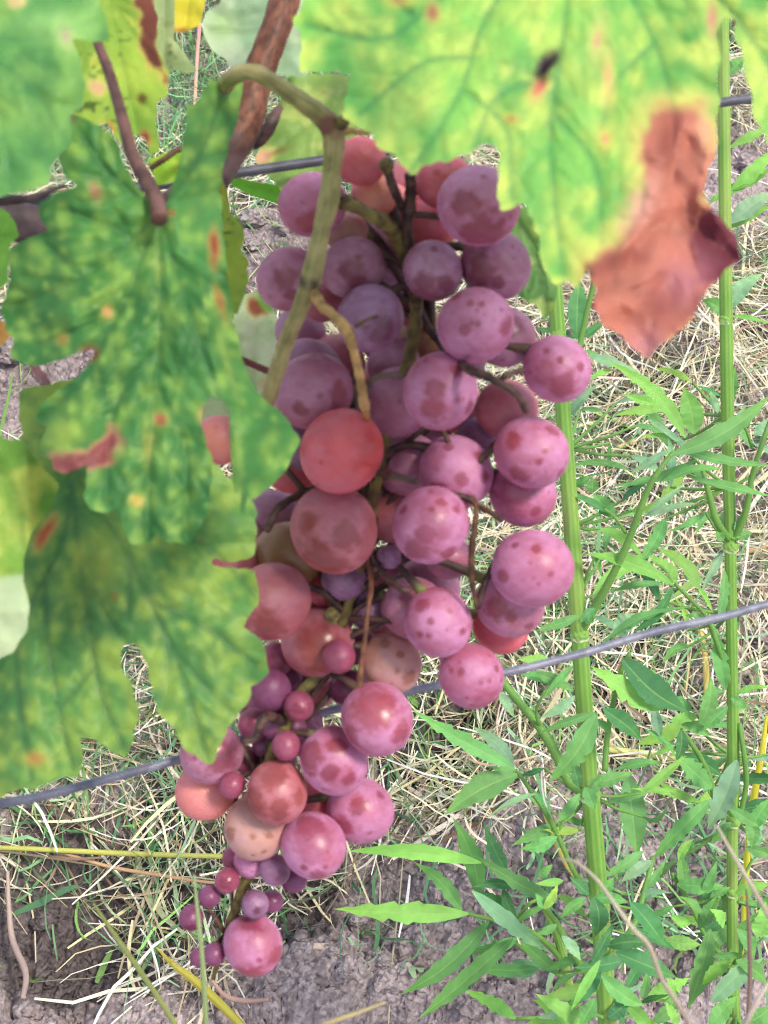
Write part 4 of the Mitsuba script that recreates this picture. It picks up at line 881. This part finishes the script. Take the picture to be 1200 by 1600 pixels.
# the weed whose stem stands just right of the grapes
weed('tall_weed', 'tall green weed with a ribbed stem standing just right of the grapes', [([(855, 250, .70), (862, 380, .705), (868, 460, .71), (880, 640, .722), (893, 820, .735), (905, 985, .748), (920, 1200, .765), (928, 1300, .772), (940, 1450, .785), (950, 1620, .80)], [21, 22, 23, 24, 25, 26, 27, 28, 29, 29], True)],
     [(906, 992, .748, 32), (921, 1242, .768, 36), (936, 1402, .781, 36), (872, 520, .714, 27)],
     [([(908, 985, .747), (920, 966, .742), (958, 897, .725), (985, 838, .715), (1010, 770, .705), (1028, 738, .70), (1052, 706, .70)], [15, 15, 13, 12, 11, 9, 7]), ([(905, 545, .712), (914, 500, .708), (928, 440, .70), (936, 390, .695)], [9, 9, 8, 7]),
      ([(978, 833, .716), (960, 808, .71), (945, 796, .705)], [6, 5, 5]), ([(783, 1062, .79), (812, 1098, .785), (844, 1137, .78), (868, 1177, .775), (889, 1220, .77), (916, 1244, .768)], [11, 13, 15, 16, 16, 15]), ([(844, 1137, .78), (838, 1110, .77), (852, 1078, .765)], [6, 5, 4]),
      ([(916, 1394, .782), (892, 1352, .775), (870, 1302, .765), (850, 1266, .758), (830, 1236, .752), (806, 1203, .748)], [9, 9, 9, 8, 7, 6]), ([(872, 1300, .766), (884, 1276, .765), (888, 1262, .765)], [6, 5, 4]), ([(945, 1205, .79), (948, 1160, .79), (956, 1108, .785), (970, 1050, .78), (984, 1020, .775)], [10, 9, 9, 8, 7]),
      ([(916, 1520, .79), (890, 1480, .79), (868, 1440, .785), (850, 1418, .78)], [12, 11, 10, 8]), ([(944, 1500, .79), (985, 1455, .80), (1005, 1400, .81), (1020, 1340, .82)], [10, 10, 9, 8])],
     [(912, 548, 945, 564, 8, 'n'), (1071, 684, 945, 562, 24, 'b', -.03, -.06), (1045, 645, 972, 616, 18, 'b'), (1042, 640, 957, 650, 16, 'b'), (1085, 678, 1068, 604, 36, 'b', 0), (1048, 712, 1205, 616, 30, 'n', -.02, -.08), (1060, 702, 1205, 727, 18, 'n', 0, -.06), (985, 735, 886, 728, 14, 'n'), (1089, 718, 954, 760, 14, 'n', 0, .08), (1035, 752, 1130, 733, 17, 'n'), (1080, 748, 1208, 776, 17, 'n', 0, -.05),
      (915, 555, 1002, 584, 20, 's', 0, -.1), (902, 530, 906, 434, 32, 'd'), (898, 527, 836, 514, 16, 'd'), (908, 528, 945, 500, 15, 'd'), (890, 650, 932, 602, 16, 's'), (922, 592, 962, 578, 10, 'b'), (1062, 690, 1005, 650, 13, 's'), (1062, 686, 998, 682, 10, 'b'), (1042, 704, 984, 740, 14, 's'), (958, 806, 870, 764, 15, 'd', 0, .05), (960, 808, 926, 770, 26, 'n'), (1008, 806, 1092, 786, 14, 's'), (1010, 802, 1072, 753, 11, 's'), (1030, 745, 960, 770, 10, 'n'),
      (1052, 914, 910, 865, 26, 'b', .0, -.05), (985, 840, 940, 888, 14, 'n'), (930, 950, 905, 975, 14, 'd'), (1036, 912, 950, 926, 12, 'n'), (905, 962, 838, 985, 16, 'n'), (916, 975, 930, 955, 16, 'n'), (900, 760, 925, 745, 18, 'n'), (925, 770, 925, 745, 18, 'n'),
      (940, 1006, 1082, 948, 17, 'n', 0, .05), (994, 986, 1054, 911, 16, 'd'), (960, 992, 1000, 958, 32, 's'), (972, 1029, 1078, 1114, 46, 'd', .02, -.1), (1036, 1108, 922, 1040, 40, 'b', .02, .06), (985, 1042, 1032, 1112, 44, 'b', .03), (942, 1108, 1003, 1157, 30, 'd'), (932, 1116, 856, 1224, 36, 'n', -.03), (932, 1114, 842, 1146, 14, 'n'), (932, 1128, 956, 1147, 16, 'n'),
      (918, 1226, 992, 1206, 22, 'n'), (914, 1230, 929, 1268, 22, 'n'), (906, 1240, 868, 1287, 17, 'n'), (898, 1088, 843, 1122, 16, 's'), (838, 1052, 896, 1077, 20, 'n'), (862, 1032, 808, 1030, 18, 'b'), (896, 1040, 846, 1095, 13, 'n'), (816, 1054, 898, 1082, 20, 'n', .02), (780, 1082, 804, 1122, 16, 's'), (905, 1230, 895, 1185, 18, 'd'), (926, 1240, 940, 1215, 14, 'n'),
      (804, 1201, 642, 1108, 26, 'n', -.02, .04), (803, 1198, 736, 1134, 23, 's', .0, -.05), (808, 1210, 694, 1274, 42, 'n', -.01, -.04), (838, 1240, 762, 1277, 10, 's'), (835, 1236, 848, 1262, 10, 'd'), (806, 1204, 760, 1196, 8, 'n'), (870, 1308, 812, 1326, 22, 'n', 0, .1), (880, 1376, 836, 1381, 13, 'b'), (928, 1404, 982, 1410, 22, 'n'), (916, 1402, 875, 1435, 17, 'n'), (928, 1402, 930, 1464, 30, 'd'), (940, 1400, 960, 1370, 18, 'n'), (920, 1398, 890, 1370, 20, 'd'),
      (985, 1410, 1040, 1480, 34, 'd', -.02), (948, 1478, 1018, 1474, 24, 'd'), (962, 1488, 1058, 1528, 34, 'd'), (975, 1500, 896, 1512, 24, 'd'), (936, 1498, 886, 1574, 24, 'd'), (938, 1500, 892, 1580, 15, 'b', -.03), (940, 1524, 1008, 1572, 28, 'n'), (956, 1546, 972, 1610, 20, 'd'), (918, 1600, 836, 1552, 26, 'b'), (878, 1462, 908, 1502, 18, 's'), (850, 1420, 872, 1380, 14, 'y'), (850, 1420, 836, 1395, 14, 'n'), (870, 1445, 838, 1460, 13, 'n'), (930, 1560, 905, 1606, 24, 'n'), (950, 1590, 985, 1560, 24, 'd'), (925, 1505, 960, 1440, 18, 'd'), (1018, 1345, 970, 1378, 20, 's'), (1005, 1330, 942, 1372, 18, 'n'), (1010, 1390, 1040, 1345, 14, 'n')],
     .735, 3)

# the weed by the right edge
weed('tall_weed', 'tall green weed with a pale-ringed jointed stem near the right edge', [([(1128, -60, .78), (1130, 60, .785), (1132, 250, .795), (1134, 450, .806), (1137, 650, .818), (1141, 850, .832), (1144, 1050, .846), (1146, 1200, .858), (1144, 1350, .868), (1145, 1500, .88), (1148, 1620, .89)], [18, 18, 19, 20, 20, 18, 18, 19, 17, 18, 18], True)],
     [(1142, 855, .832, 27), (1133, 500, .808, 22), (1145, 1285, .862, 25), (1144, 1395, .87, 21), (1145, 1070, .848, 20), (1145, 1505, .88, 22)],
     [([(1138, 842, .83), (1120, 815, .82), (1107, 770, .815), (1098, 735, .81)], [12, 12, 9, 6]), ([(1148, 842, .83), (1165, 800, .82), (1175, 745, .81), (1192, 690, .80), (1206, 650, .80)], [12, 11, 9, 8, 7]), ([(1055, 912, .80), (1080, 938, .805), (1102, 962, .815), (1118, 1000, .83), (1140, 1066, .846)], [6, 6, 7, 8, 9]),
      ([(1065, 1140, .82), (1092, 1180, .83), (1108, 1215, .84), (1122, 1260, .85), (1142, 1284, .86)], [7, 9, 10, 10, 10]), ([(1155, 1130, .85), (1163, 1180, .85), (1166, 1225, .855), (1158, 1268, .86)], [8, 9, 9, 9]), ([(1175, 700, .81), (1165, 670, .80), (1152, 655, .80)], [5, 4, 4]),
      ([(1128, 1390, .87), (1100, 1445, .86), (1075, 1405, .85), (1050, 1365, .84)], [8, 8, 8, 7]), ([(1140, 1500, .88), (1115, 1480, .87), (1095, 1450, .865)], [8, 8, 7])],
     [(1140, 484, 1193, 427, 26, 's'), (1140, 494, 1208, 508, 10, 'b'), (1130, 492, 1096, 468, 24, 'n'), (1138, 232, 1208, 196, 17, 'b', -.02, -.08), (1134, 298, 1208, 262, 20, 'b', 0, -.05), (1132, 300, 1104, 322, 12, 'b'), (1138, 305, 1210, 232, 24, 'b', .02), (1140, 350, 1208, 300, 30, 's'), (1142, 355, 1206, 322, 20, 'b'), (1132, 120, 1164, 88, 22, 'n'), (1128, 60, 1136, 20, 20, 'n'),
      (1122, 645, 1110, 610, 14, 's'), (1150, 684, 1166, 632, 15, 's'), (1178, 680, 1206, 652, 16, 's'), (1158, 674, 1112, 662, 13, 'n'), (1172, 700, 1140, 655, 12, 'n'), (1140, 838, 1160, 836, 18, 'b'), (1150, 842, 1176, 832, 18, 'n'), (1130, 845, 1118, 828, 16, 'n'), (1136, 836, 1128, 800, 18, 's'), (1152, 838, 1158, 802, 14, 's'),
      (1058, 914, 1012, 868, 27, 'b'), (1093, 922, 1026, 856, 30, 'b', -.02, -.05), (1090, 916, 1114, 957, 9, 'b'), (1134, 1078, 1113, 970, 24, 'n', .02), (1124, 964, 1132, 886, 18, 'n'), (1100, 965, 1070, 962, 12, 'n'), (1094, 1132, 1111, 1056, 25, 'n'), (1065, 1132, 1108, 1152, 20, 'n'), (1137, 1104, 1098, 1142, 19, 'n'), (1132, 1080, 1092, 1094, 11, 'n'), (1148, 1086, 1206, 1074, 13, 'b'), (1142, 1090, 1168, 1108, 16, 'n'),
      (1010, 1140, 1058, 1184, 13, 'n'), (1024, 1108, 1033, 1154, 18, 's'), (981, 1212, 996, 1342, 42, 'n', .02, -.02), (1100, 1256, 984, 1232, 15, 'b'), (1100, 1258, 1020, 1216, 13, 'b'), (1112, 1232, 1050, 1176, 34, 'n'), (1152, 1188, 1104, 1298, 36, 's', -.03), (1112, 1248, 1018, 1344, 26, 'n'), (1140, 1264, 1186, 1292, 20, 'n'), (1170, 1278, 1174, 1326, 22, 'n'), (1174, 1296, 1206, 1246, 24, 'n'), (1164, 1324, 1212, 1338, 17, 'n'), (1142, 1285, 1110, 1318, 18, 'n'), (1135, 1280, 1100, 1270, 16, 'n'), (1065, 1140, 1056, 1190, 20, 'd'), (1066, 1180, 1130, 1215, 24, 'd', .03), (1080, 1110, 1040, 1090, 22, 'n'), (1090, 1120, 1045, 1128, 18, 'b'),
      (1058, 1382, 1132, 1384, 25, 'n'), (1110, 1402, 1142, 1386, 15, 'n'), (1110, 1452, 1074, 1578, 34, 'n', .02), (1038, 1470, 1096, 1476, 23, 'b'), (1014, 1556, 1078, 1528, 26, 'b'), (1020, 1598, 1054, 1538, 25, 'n'), (1004, 1562, 1013, 1508, 15, 'n'), (1112, 1566, 1194, 1496, 30, 's'), (1108, 1606, 1152, 1556, 26, 'n'), (1186, 1464, 1196, 1408, 42, 'b'), (1114, 1495, 1162, 1490, 11, 'n'), (1048, 1432, 1084, 1440, 17, 'b'), (1148, 1396, 1204, 1380, 20, 'b'), (1100, 1440, 1060, 1400, 18, 'n'), (1092, 1450, 1120, 1400, 22, 'n'), (1150, 1500, 1200, 1540, 24, 'n'), (1140, 1500, 1096, 1540, 22, 'b'), (1152, 1450, 1178, 1500, 22, 'n'), (1130, 1450, 1108, 1420, 20, 'b'), (1160, 1600, 1206, 1570, 28, 'n'), (1060, 1600, 1040, 1565, 18, 'b'), (1098, 1400, 1120, 1345, 16, 'n'), (1070, 1390, 1062, 1330, 20, 'n'), (1060, 1345, 1085, 1310, 14, 'b')],
     .83, 4)

# the low weed with long narrow leaves at the bottom centre
weed('low_weed', 'low weed with long narrow pointed leaves on the bare soil at the bottom', [([(850, 1415, .86), (870, 1460, .875), (885, 1520, .89), (895, 1600, .91)], [11, 13, 15, 16], True)], [],
     [([(728, 1427, .83), (752, 1433, .835), (778, 1439, .84), (810, 1445, .85), (850, 1470, .87), (878, 1500, .885)], [5, 6, 6, 8, 9, 10]), ([(860, 1404, .86), (830, 1410, .855), (806, 1438, .85)], [6, 6, 6]), ([(800, 1470, .86), (840, 1500, .875), (884, 1530, .89)], [6, 7, 8]), ([(805, 1592, .88), (850, 1590, .89), (893, 1588, .905)], [6, 7, 8])],
     [(752, 1348, 540, 1330, 24, 'b', -.02, -.02), (868, 1408, 742, 1336, 24, 'n', -.01, .04), (748, 1398, 707, 1276, 32, 'n', .01, -.05), (792, 1362, 756, 1286, 23, 'd', .01), (722, 1426, 646, 1346, 24, 'n'), (732, 1428, 521, 1420, 31, 'b', -.03, .02), (764, 1440, 626, 1554, 30, 'n', -.02, .07), (802, 1466, 652, 1594, 30, 'n', -.02, .03), (808, 1466, 752, 1502, 19, 'n'), (802, 1471, 720, 1484, 18, 'n', 0, .1), (842, 1513, 727, 1508, 20, 'n'),
      (738, 1392, 862, 1490, 26, 's', -.03, -.03), (804, 1386, 738, 1386, 16, 'd'), (808, 1438, 744, 1392, 25, 'd'), (786, 1388, 810, 1444, 17, 'd'), (806, 1592, 722, 1546, 22, 'b'), (800, 1502, 860, 1508, 18, 's'), (806, 1442, 862, 1410, 11, 'n'), (850, 1506, 808, 1535, 14, 's'), (890, 1600, 832, 1562, 28, 'b'), (885, 1606, 820, 1600, 30, 'b'), (800, 1610, 740, 1600, 18, 'y'), (842, 1372, 864, 1350, 14, 'n')],
     .845, 5)


# more leaves low on the two tall weeds, each on its own short side shoot
rl = np.random.default_rng(404)
for key, nodes, dep, n_, xr in (('tall_weed', [(921, 1242), (936, 1402), (942, 1500), (947, 1590), (928, 1320)], .78, 26, (-75, 85)), ('tall_weed_001', [(1145, 1285), (1144, 1395), (1145, 1505), (1146, 1590), (1145, 1180)], .875, 32, (-95, 62)), ('tall_weed_001', [(1137, 650), (1141, 760), (1142, 855), (1143, 960)], .85, 20, (-150, 60)), ('tall_weed', [(900, 930), (893, 820), (884, 700)], .76, 12, (-10, 150))):
    for _ in range(n_):
        bx, by = nodes[rl.integers(len(nodes))]
        hx, hy = bx + rl.uniform(*xr), by + rl.uniform(-70, 60)
        sg = 1 if hx > bx else -1
        ln, an = rl.uniform(38, 95), rl.normal(0.1, .7)
        dd = dep + rl.uniform(-.01, .05)
        weed_stem(key, [(bx + sg * 4, by, dep), ((bx + hx) / 2, (by + hy) / 2 + 4, (dep + dd) / 2), (hx, hy, dd)], [6, 5, 3.5], 'branch', 7, ((92, 144, 70), (128, 172, 84)), ribs=0)
        weed_leaf(key, hx, hy, dd, hx + sg * ln * math.cos(an), hy - ln * math.sin(an), dd + rl.uniform(-.02, .02), ln * rl.uniform(.17, .28), 'nnbdsy'[rl.integers(6)], int(rl.integers(1e6)), bend=rl.normal(0, .07))


# ------------------------------------------------------------------ single stalks, blades and litter
def blade(name, label, cat, path, wd, c0, c1, mat='mat_stem', group=None, flat=False):
    key = new_thing(name, label, cat, group)
    pts = np.array([P(*p) for p in path])
    r = np.array(wd) * np.array([p[2] for p in path]) / F / 2
    if flat:
        n = 8 * len(pts)
        cc = resample(np.column_stack([pts, r]), n)
        tan = np.gradient(cc[:, :3], axis=0)
        tan /= np.linalg.norm(tan, axis=1, keepdims=True)
        sd = np.cross(tan, np.array([0.15, -.6, .8]))
        sd /= np.linalg.norm(sd, axis=1, keepdims=True)
        nn = np.cross(sd, tan)
        rows = np.stack([cc[:, :3] - sd * cc[:, 3:], cc[:, :3] + nn * cc[:, 3:] * .35, cc[:, :3] + sd * cc[:, 3:], cc[:, :3] + nn * (cc[:, 3:] * .35 - .0003)], 1)
        V = rows.reshape(-1, 3)
        Fc = []
        for k in range(n - 1):
            for j in range(4):
                a, b = k * 4 + j, k * 4 + (j + 1) % 4
                Fc += [[a, b, b + 4], [a, b + 4, a + 4]]
        v, f, al = V, np.array(Fc), np.repeat(np.linspace(0, 1, n), 4)
    else:
        v, f, al, ar = tube(pts, r, 8, 10 * len(pts), rough=.12)
    c = lerp(lin(*c0), lin(*c1), np.clip(al + (fb(v, 200, 2, 3) - .5) * .6, 0, 1))
    put(key, (v, f), mat, smooth=True, color=c)
    return key


def on_ground(px, py, lift=.004):
    c = ground_at(px, py)
    q = np.array([c[0], c[1], gz(*c) + lift])
    return (px, py, float((q - CAM) @ FWD) - .01)


def ground_path(px, lift=.006):
    return [on_ground(x, y, lift) for x, y in px]


blade('grass_stalk', 'thin green grass stalk standing before the lowest small grapes', 'grass stalk', [(303, 1366, .405), (309, 1430, .41), (316, 1500, .415), (323, 1620, .425), (330, 1800, .45), (340, 2300, .60)], [3, 7, 8, 8, 8, 8], (150, 172, 120), (128, 150, 96))
blade('grass_stalk', 'blurred slanting green grass stalk left of the lowest grapes', 'grass stalk', [(146, 1412, .44), (180, 1462, .45), (222, 1522, .46), (285, 1620, .48), (380, 1800, .54), (500, 2050, .64)], [4, 8, 9, 9, 9, 8], (128, 144, 84), (150, 160, 100))
blade('dry_stalk', 'bent beige dry stalk arching across the tall weed at lower right', 'dry stalk', [(872, 1342, .36), (900, 1348, .355), (932, 1374, .35), (962, 1415, .35), (990, 1452, .35), (1014, 1478, .35), (1034, 1530, .355), (1060, 1570, .36), (1084, 1620, .365), (1150, 1800, .40), (1230, 2150, .50)], [3, 5, 6, 7, 8, 8, 8, 8, 8, 8, 8], (186, 182, 160), (160, 146, 130))
blade('dry_stalk', 'straight grey dry stalk crossing the right weed stem low down', 'dry stalk', [(1120, 1290, .36), (1145, 1335, .36), (1172, 1380, .36), (1200, 1430, .365), (1260, 1540, .38), (1340, 1700, .42), (1460, 1950, .48)], [4, 6, 7, 8, 8, 8, 8], (184, 178, 160), (164, 154, 136))
blade('dry_stalk', 'thin upright brown dry stalk beside the right weed stem', 'dry stalk', [(1166, 1390, .46), (1170, 1450, .465), (1172, 1530, .47), (1168, 1620, .48), (1170, 1800, .52), (1176, 2150, .62)], [3, 6, 7, 7, 7, 7], (126, 108, 98), (140, 122, 110))
blade('dry_stalk', 'pale blurred dry stalk in the bottom right corner', 'dry stalk', [(1205, 1530, .34), (1180, 1570, .34), (1160, 1620, .345), (1130, 1760, .37), (1100, 2050, .45)], [5, 8, 9, 9, 8], (196, 184, 170), (176, 162, 150))
blade('dry_stalk', 'blurred tan dry stalk reaching in at the bottom edge', 'dry stalk', [(602, 1566, .36), (560, 1582, .36), (500, 1604, .36), (380, 1660, .37), (250, 1760, .40)], [4, 7, 8, 8, 8], (176, 164, 124), (160, 150, 108))
blade('yellow_blade', 'bright yellow grass blade on the soil left of the lowest grape', 'grass blade', ground_path([(244, 1480), (272, 1508), (306, 1534), (345, 1570), (400, 1625)], .02), [2, 9, 13, 14, 10], (216, 204, 100), (196, 194, 90), 'mat_blade', flat=True)
blade('yellow_blade', 'upright yellow grass blade at the right edge', 'grass blade', [(1198, 1118, .95), (1190, 1180, .95), (1178, 1250, .96), (1168, 1340, .98), (1162, 1450, 1.0), (1158, 1510, 1.03)], [5, 10, 13, 12, 11, 8], (222, 214, 84), (200, 210, 72), 'mat_blade', flat=True)
blade('yellow_blade', 'pale yellow withered blade leaning left of the tall weed stem', 'grass blade', ground_path([(846, 1216), (852, 1262), (868, 1306), (888, 1350), (905, 1378)], .03), [4, 12, 15, 14, 6], (226, 214, 130), (214, 204, 110), 'mat_blade', flat=True)
blade('yellow_blade', 'long pale yellow blade hanging between the two weed stems', 'grass blade', ground_path([(1066, 905), (1086, 950), (1100, 1010), (1104, 1060), (1103, 1125)], .05), [5, 9, 11, 11, 7], (226, 214, 150), (206, 190, 110), 'mat_blade', flat=True)
blade('straw_stem', 'long yellow-green straw stem lying level left of the grapes', 'straw stem', ground_path([(-60, 1322), (60, 1327), (180, 1333), (300, 1337), (420, 1340), (520, 1342)], .035), [7, 8, 9, 8, 8, 6], (186, 188, 96), (170, 178, 100))
blade('straw_stem', 'pinkish brown straw stem just under the level yellow-green one', 'straw stem', ground_path([(96, 1332), (170, 1354), (240, 1366), (320, 1378), (380, 1382)], .03), [5, 6, 6, 5, 4], (196, 160, 126), (186, 150, 120))
blade('straw_stem', 'thick pale green cut stem lying between the two weed stems', 'straw stem', ground_path([(948, 1171), (1020, 1180), (1100, 1192), (1160, 1204), (1230, 1220)], .03), [11, 12, 12, 12, 11], (206, 214, 140), (190, 200, 120))
blade('straw_stem', 'pinkish straw stem standing in the grass at upper left', 'straw stem', ground_path([(312, 40), (308, 90), (306, 130), (304, 165)], .05), [7, 6, 6, 5], (206, 146, 146), (214, 180, 150))
blade('straw_stem', 'thick straw stem lying on the hay left of the right weed, lower of two', 'straw stem', ground_path([(952, 706), (1000, 686), (1040, 672)], .03), [9, 10, 9], (214, 200, 140), (200, 186, 130))
blade('straw_stem', 'pale straw stem lying on the hay behind the tall weed, upper of two', 'straw stem', ground_path([(890, 668), (950, 658), (1020, 652), (1070, 655)], .03), [8, 9, 8, 7], (206, 206, 150), (196, 190, 140))
blade('straw_stem', 'tan straw stem reaching in from the right edge above the lower wire', 'straw stem', ground_path([(1085, 892), (1130, 876), (1170, 862), (1230, 846)], .03), [8, 10, 9, 8], (206, 176, 130), (190, 160, 116))
blade('dry_root', 'pale crooked root lying on the soil at the lower left edge', 'root', ground_path([(12, 1362), (14, 1420), (20, 1470), (40, 1520), (36, 1560)], .015), [5, 8, 10, 10, 8], (186, 168, 158), (170, 150, 146))
blade('dry_root', 'twisted pink-brown root lying under the lowest grape', 'root', ground_path([(330, 1530), (352, 1556), (385, 1564), (420, 1562)], .012), [6, 8, 8, 5], (190, 160, 150), (170, 140, 130))
# a chip of wood and a scrap of plastic
for nm, lab, cat, (px, py), (lx, ly, lz), cc in (('wood_chip', 'small whitish wood chip on the bare soil right of the lowest grape', 'wood chip', (498, 1493), (.015, .0045, .002), (206, 186, 170)), ('plastic_scrap', 'tiny scrap of blue plastic litter between the two weed stems', 'litter', (1072, 1162), (.010, .006, .002), (90, 130, 200))):
    m = trimesh.creation.box((1, 1, 1)).subdivide().subdivide().subdivide()
    u = np.array(m.vertices)
    u = u / (np.linalg.norm(u, axis=1, keepdims=True) ** .6) * .7
    u = u * (1 + .9 * (fb(u + px, 2.5, 2) - .5))[:, None]
    c = ground_at(px, py)
    key = new_thing(nm, lab, cat)
    vv = u * [lx, ly, lz] + [c[0], c[1], gz(*c) + lz * .8 + .002]
    vv[:, 2] += (vv[:, 1] - c[1]) * SLOPE
    put(key, (vv, m.faces), 'mat_stem', smooth=30, color=None) if False else put(key, (vv, m.faces), 'mat_stem', smooth=True, color=np.clip(lin(*cc) * (.8 + .4 * fb(vv, 300, 2))[:, None], 0, .85))
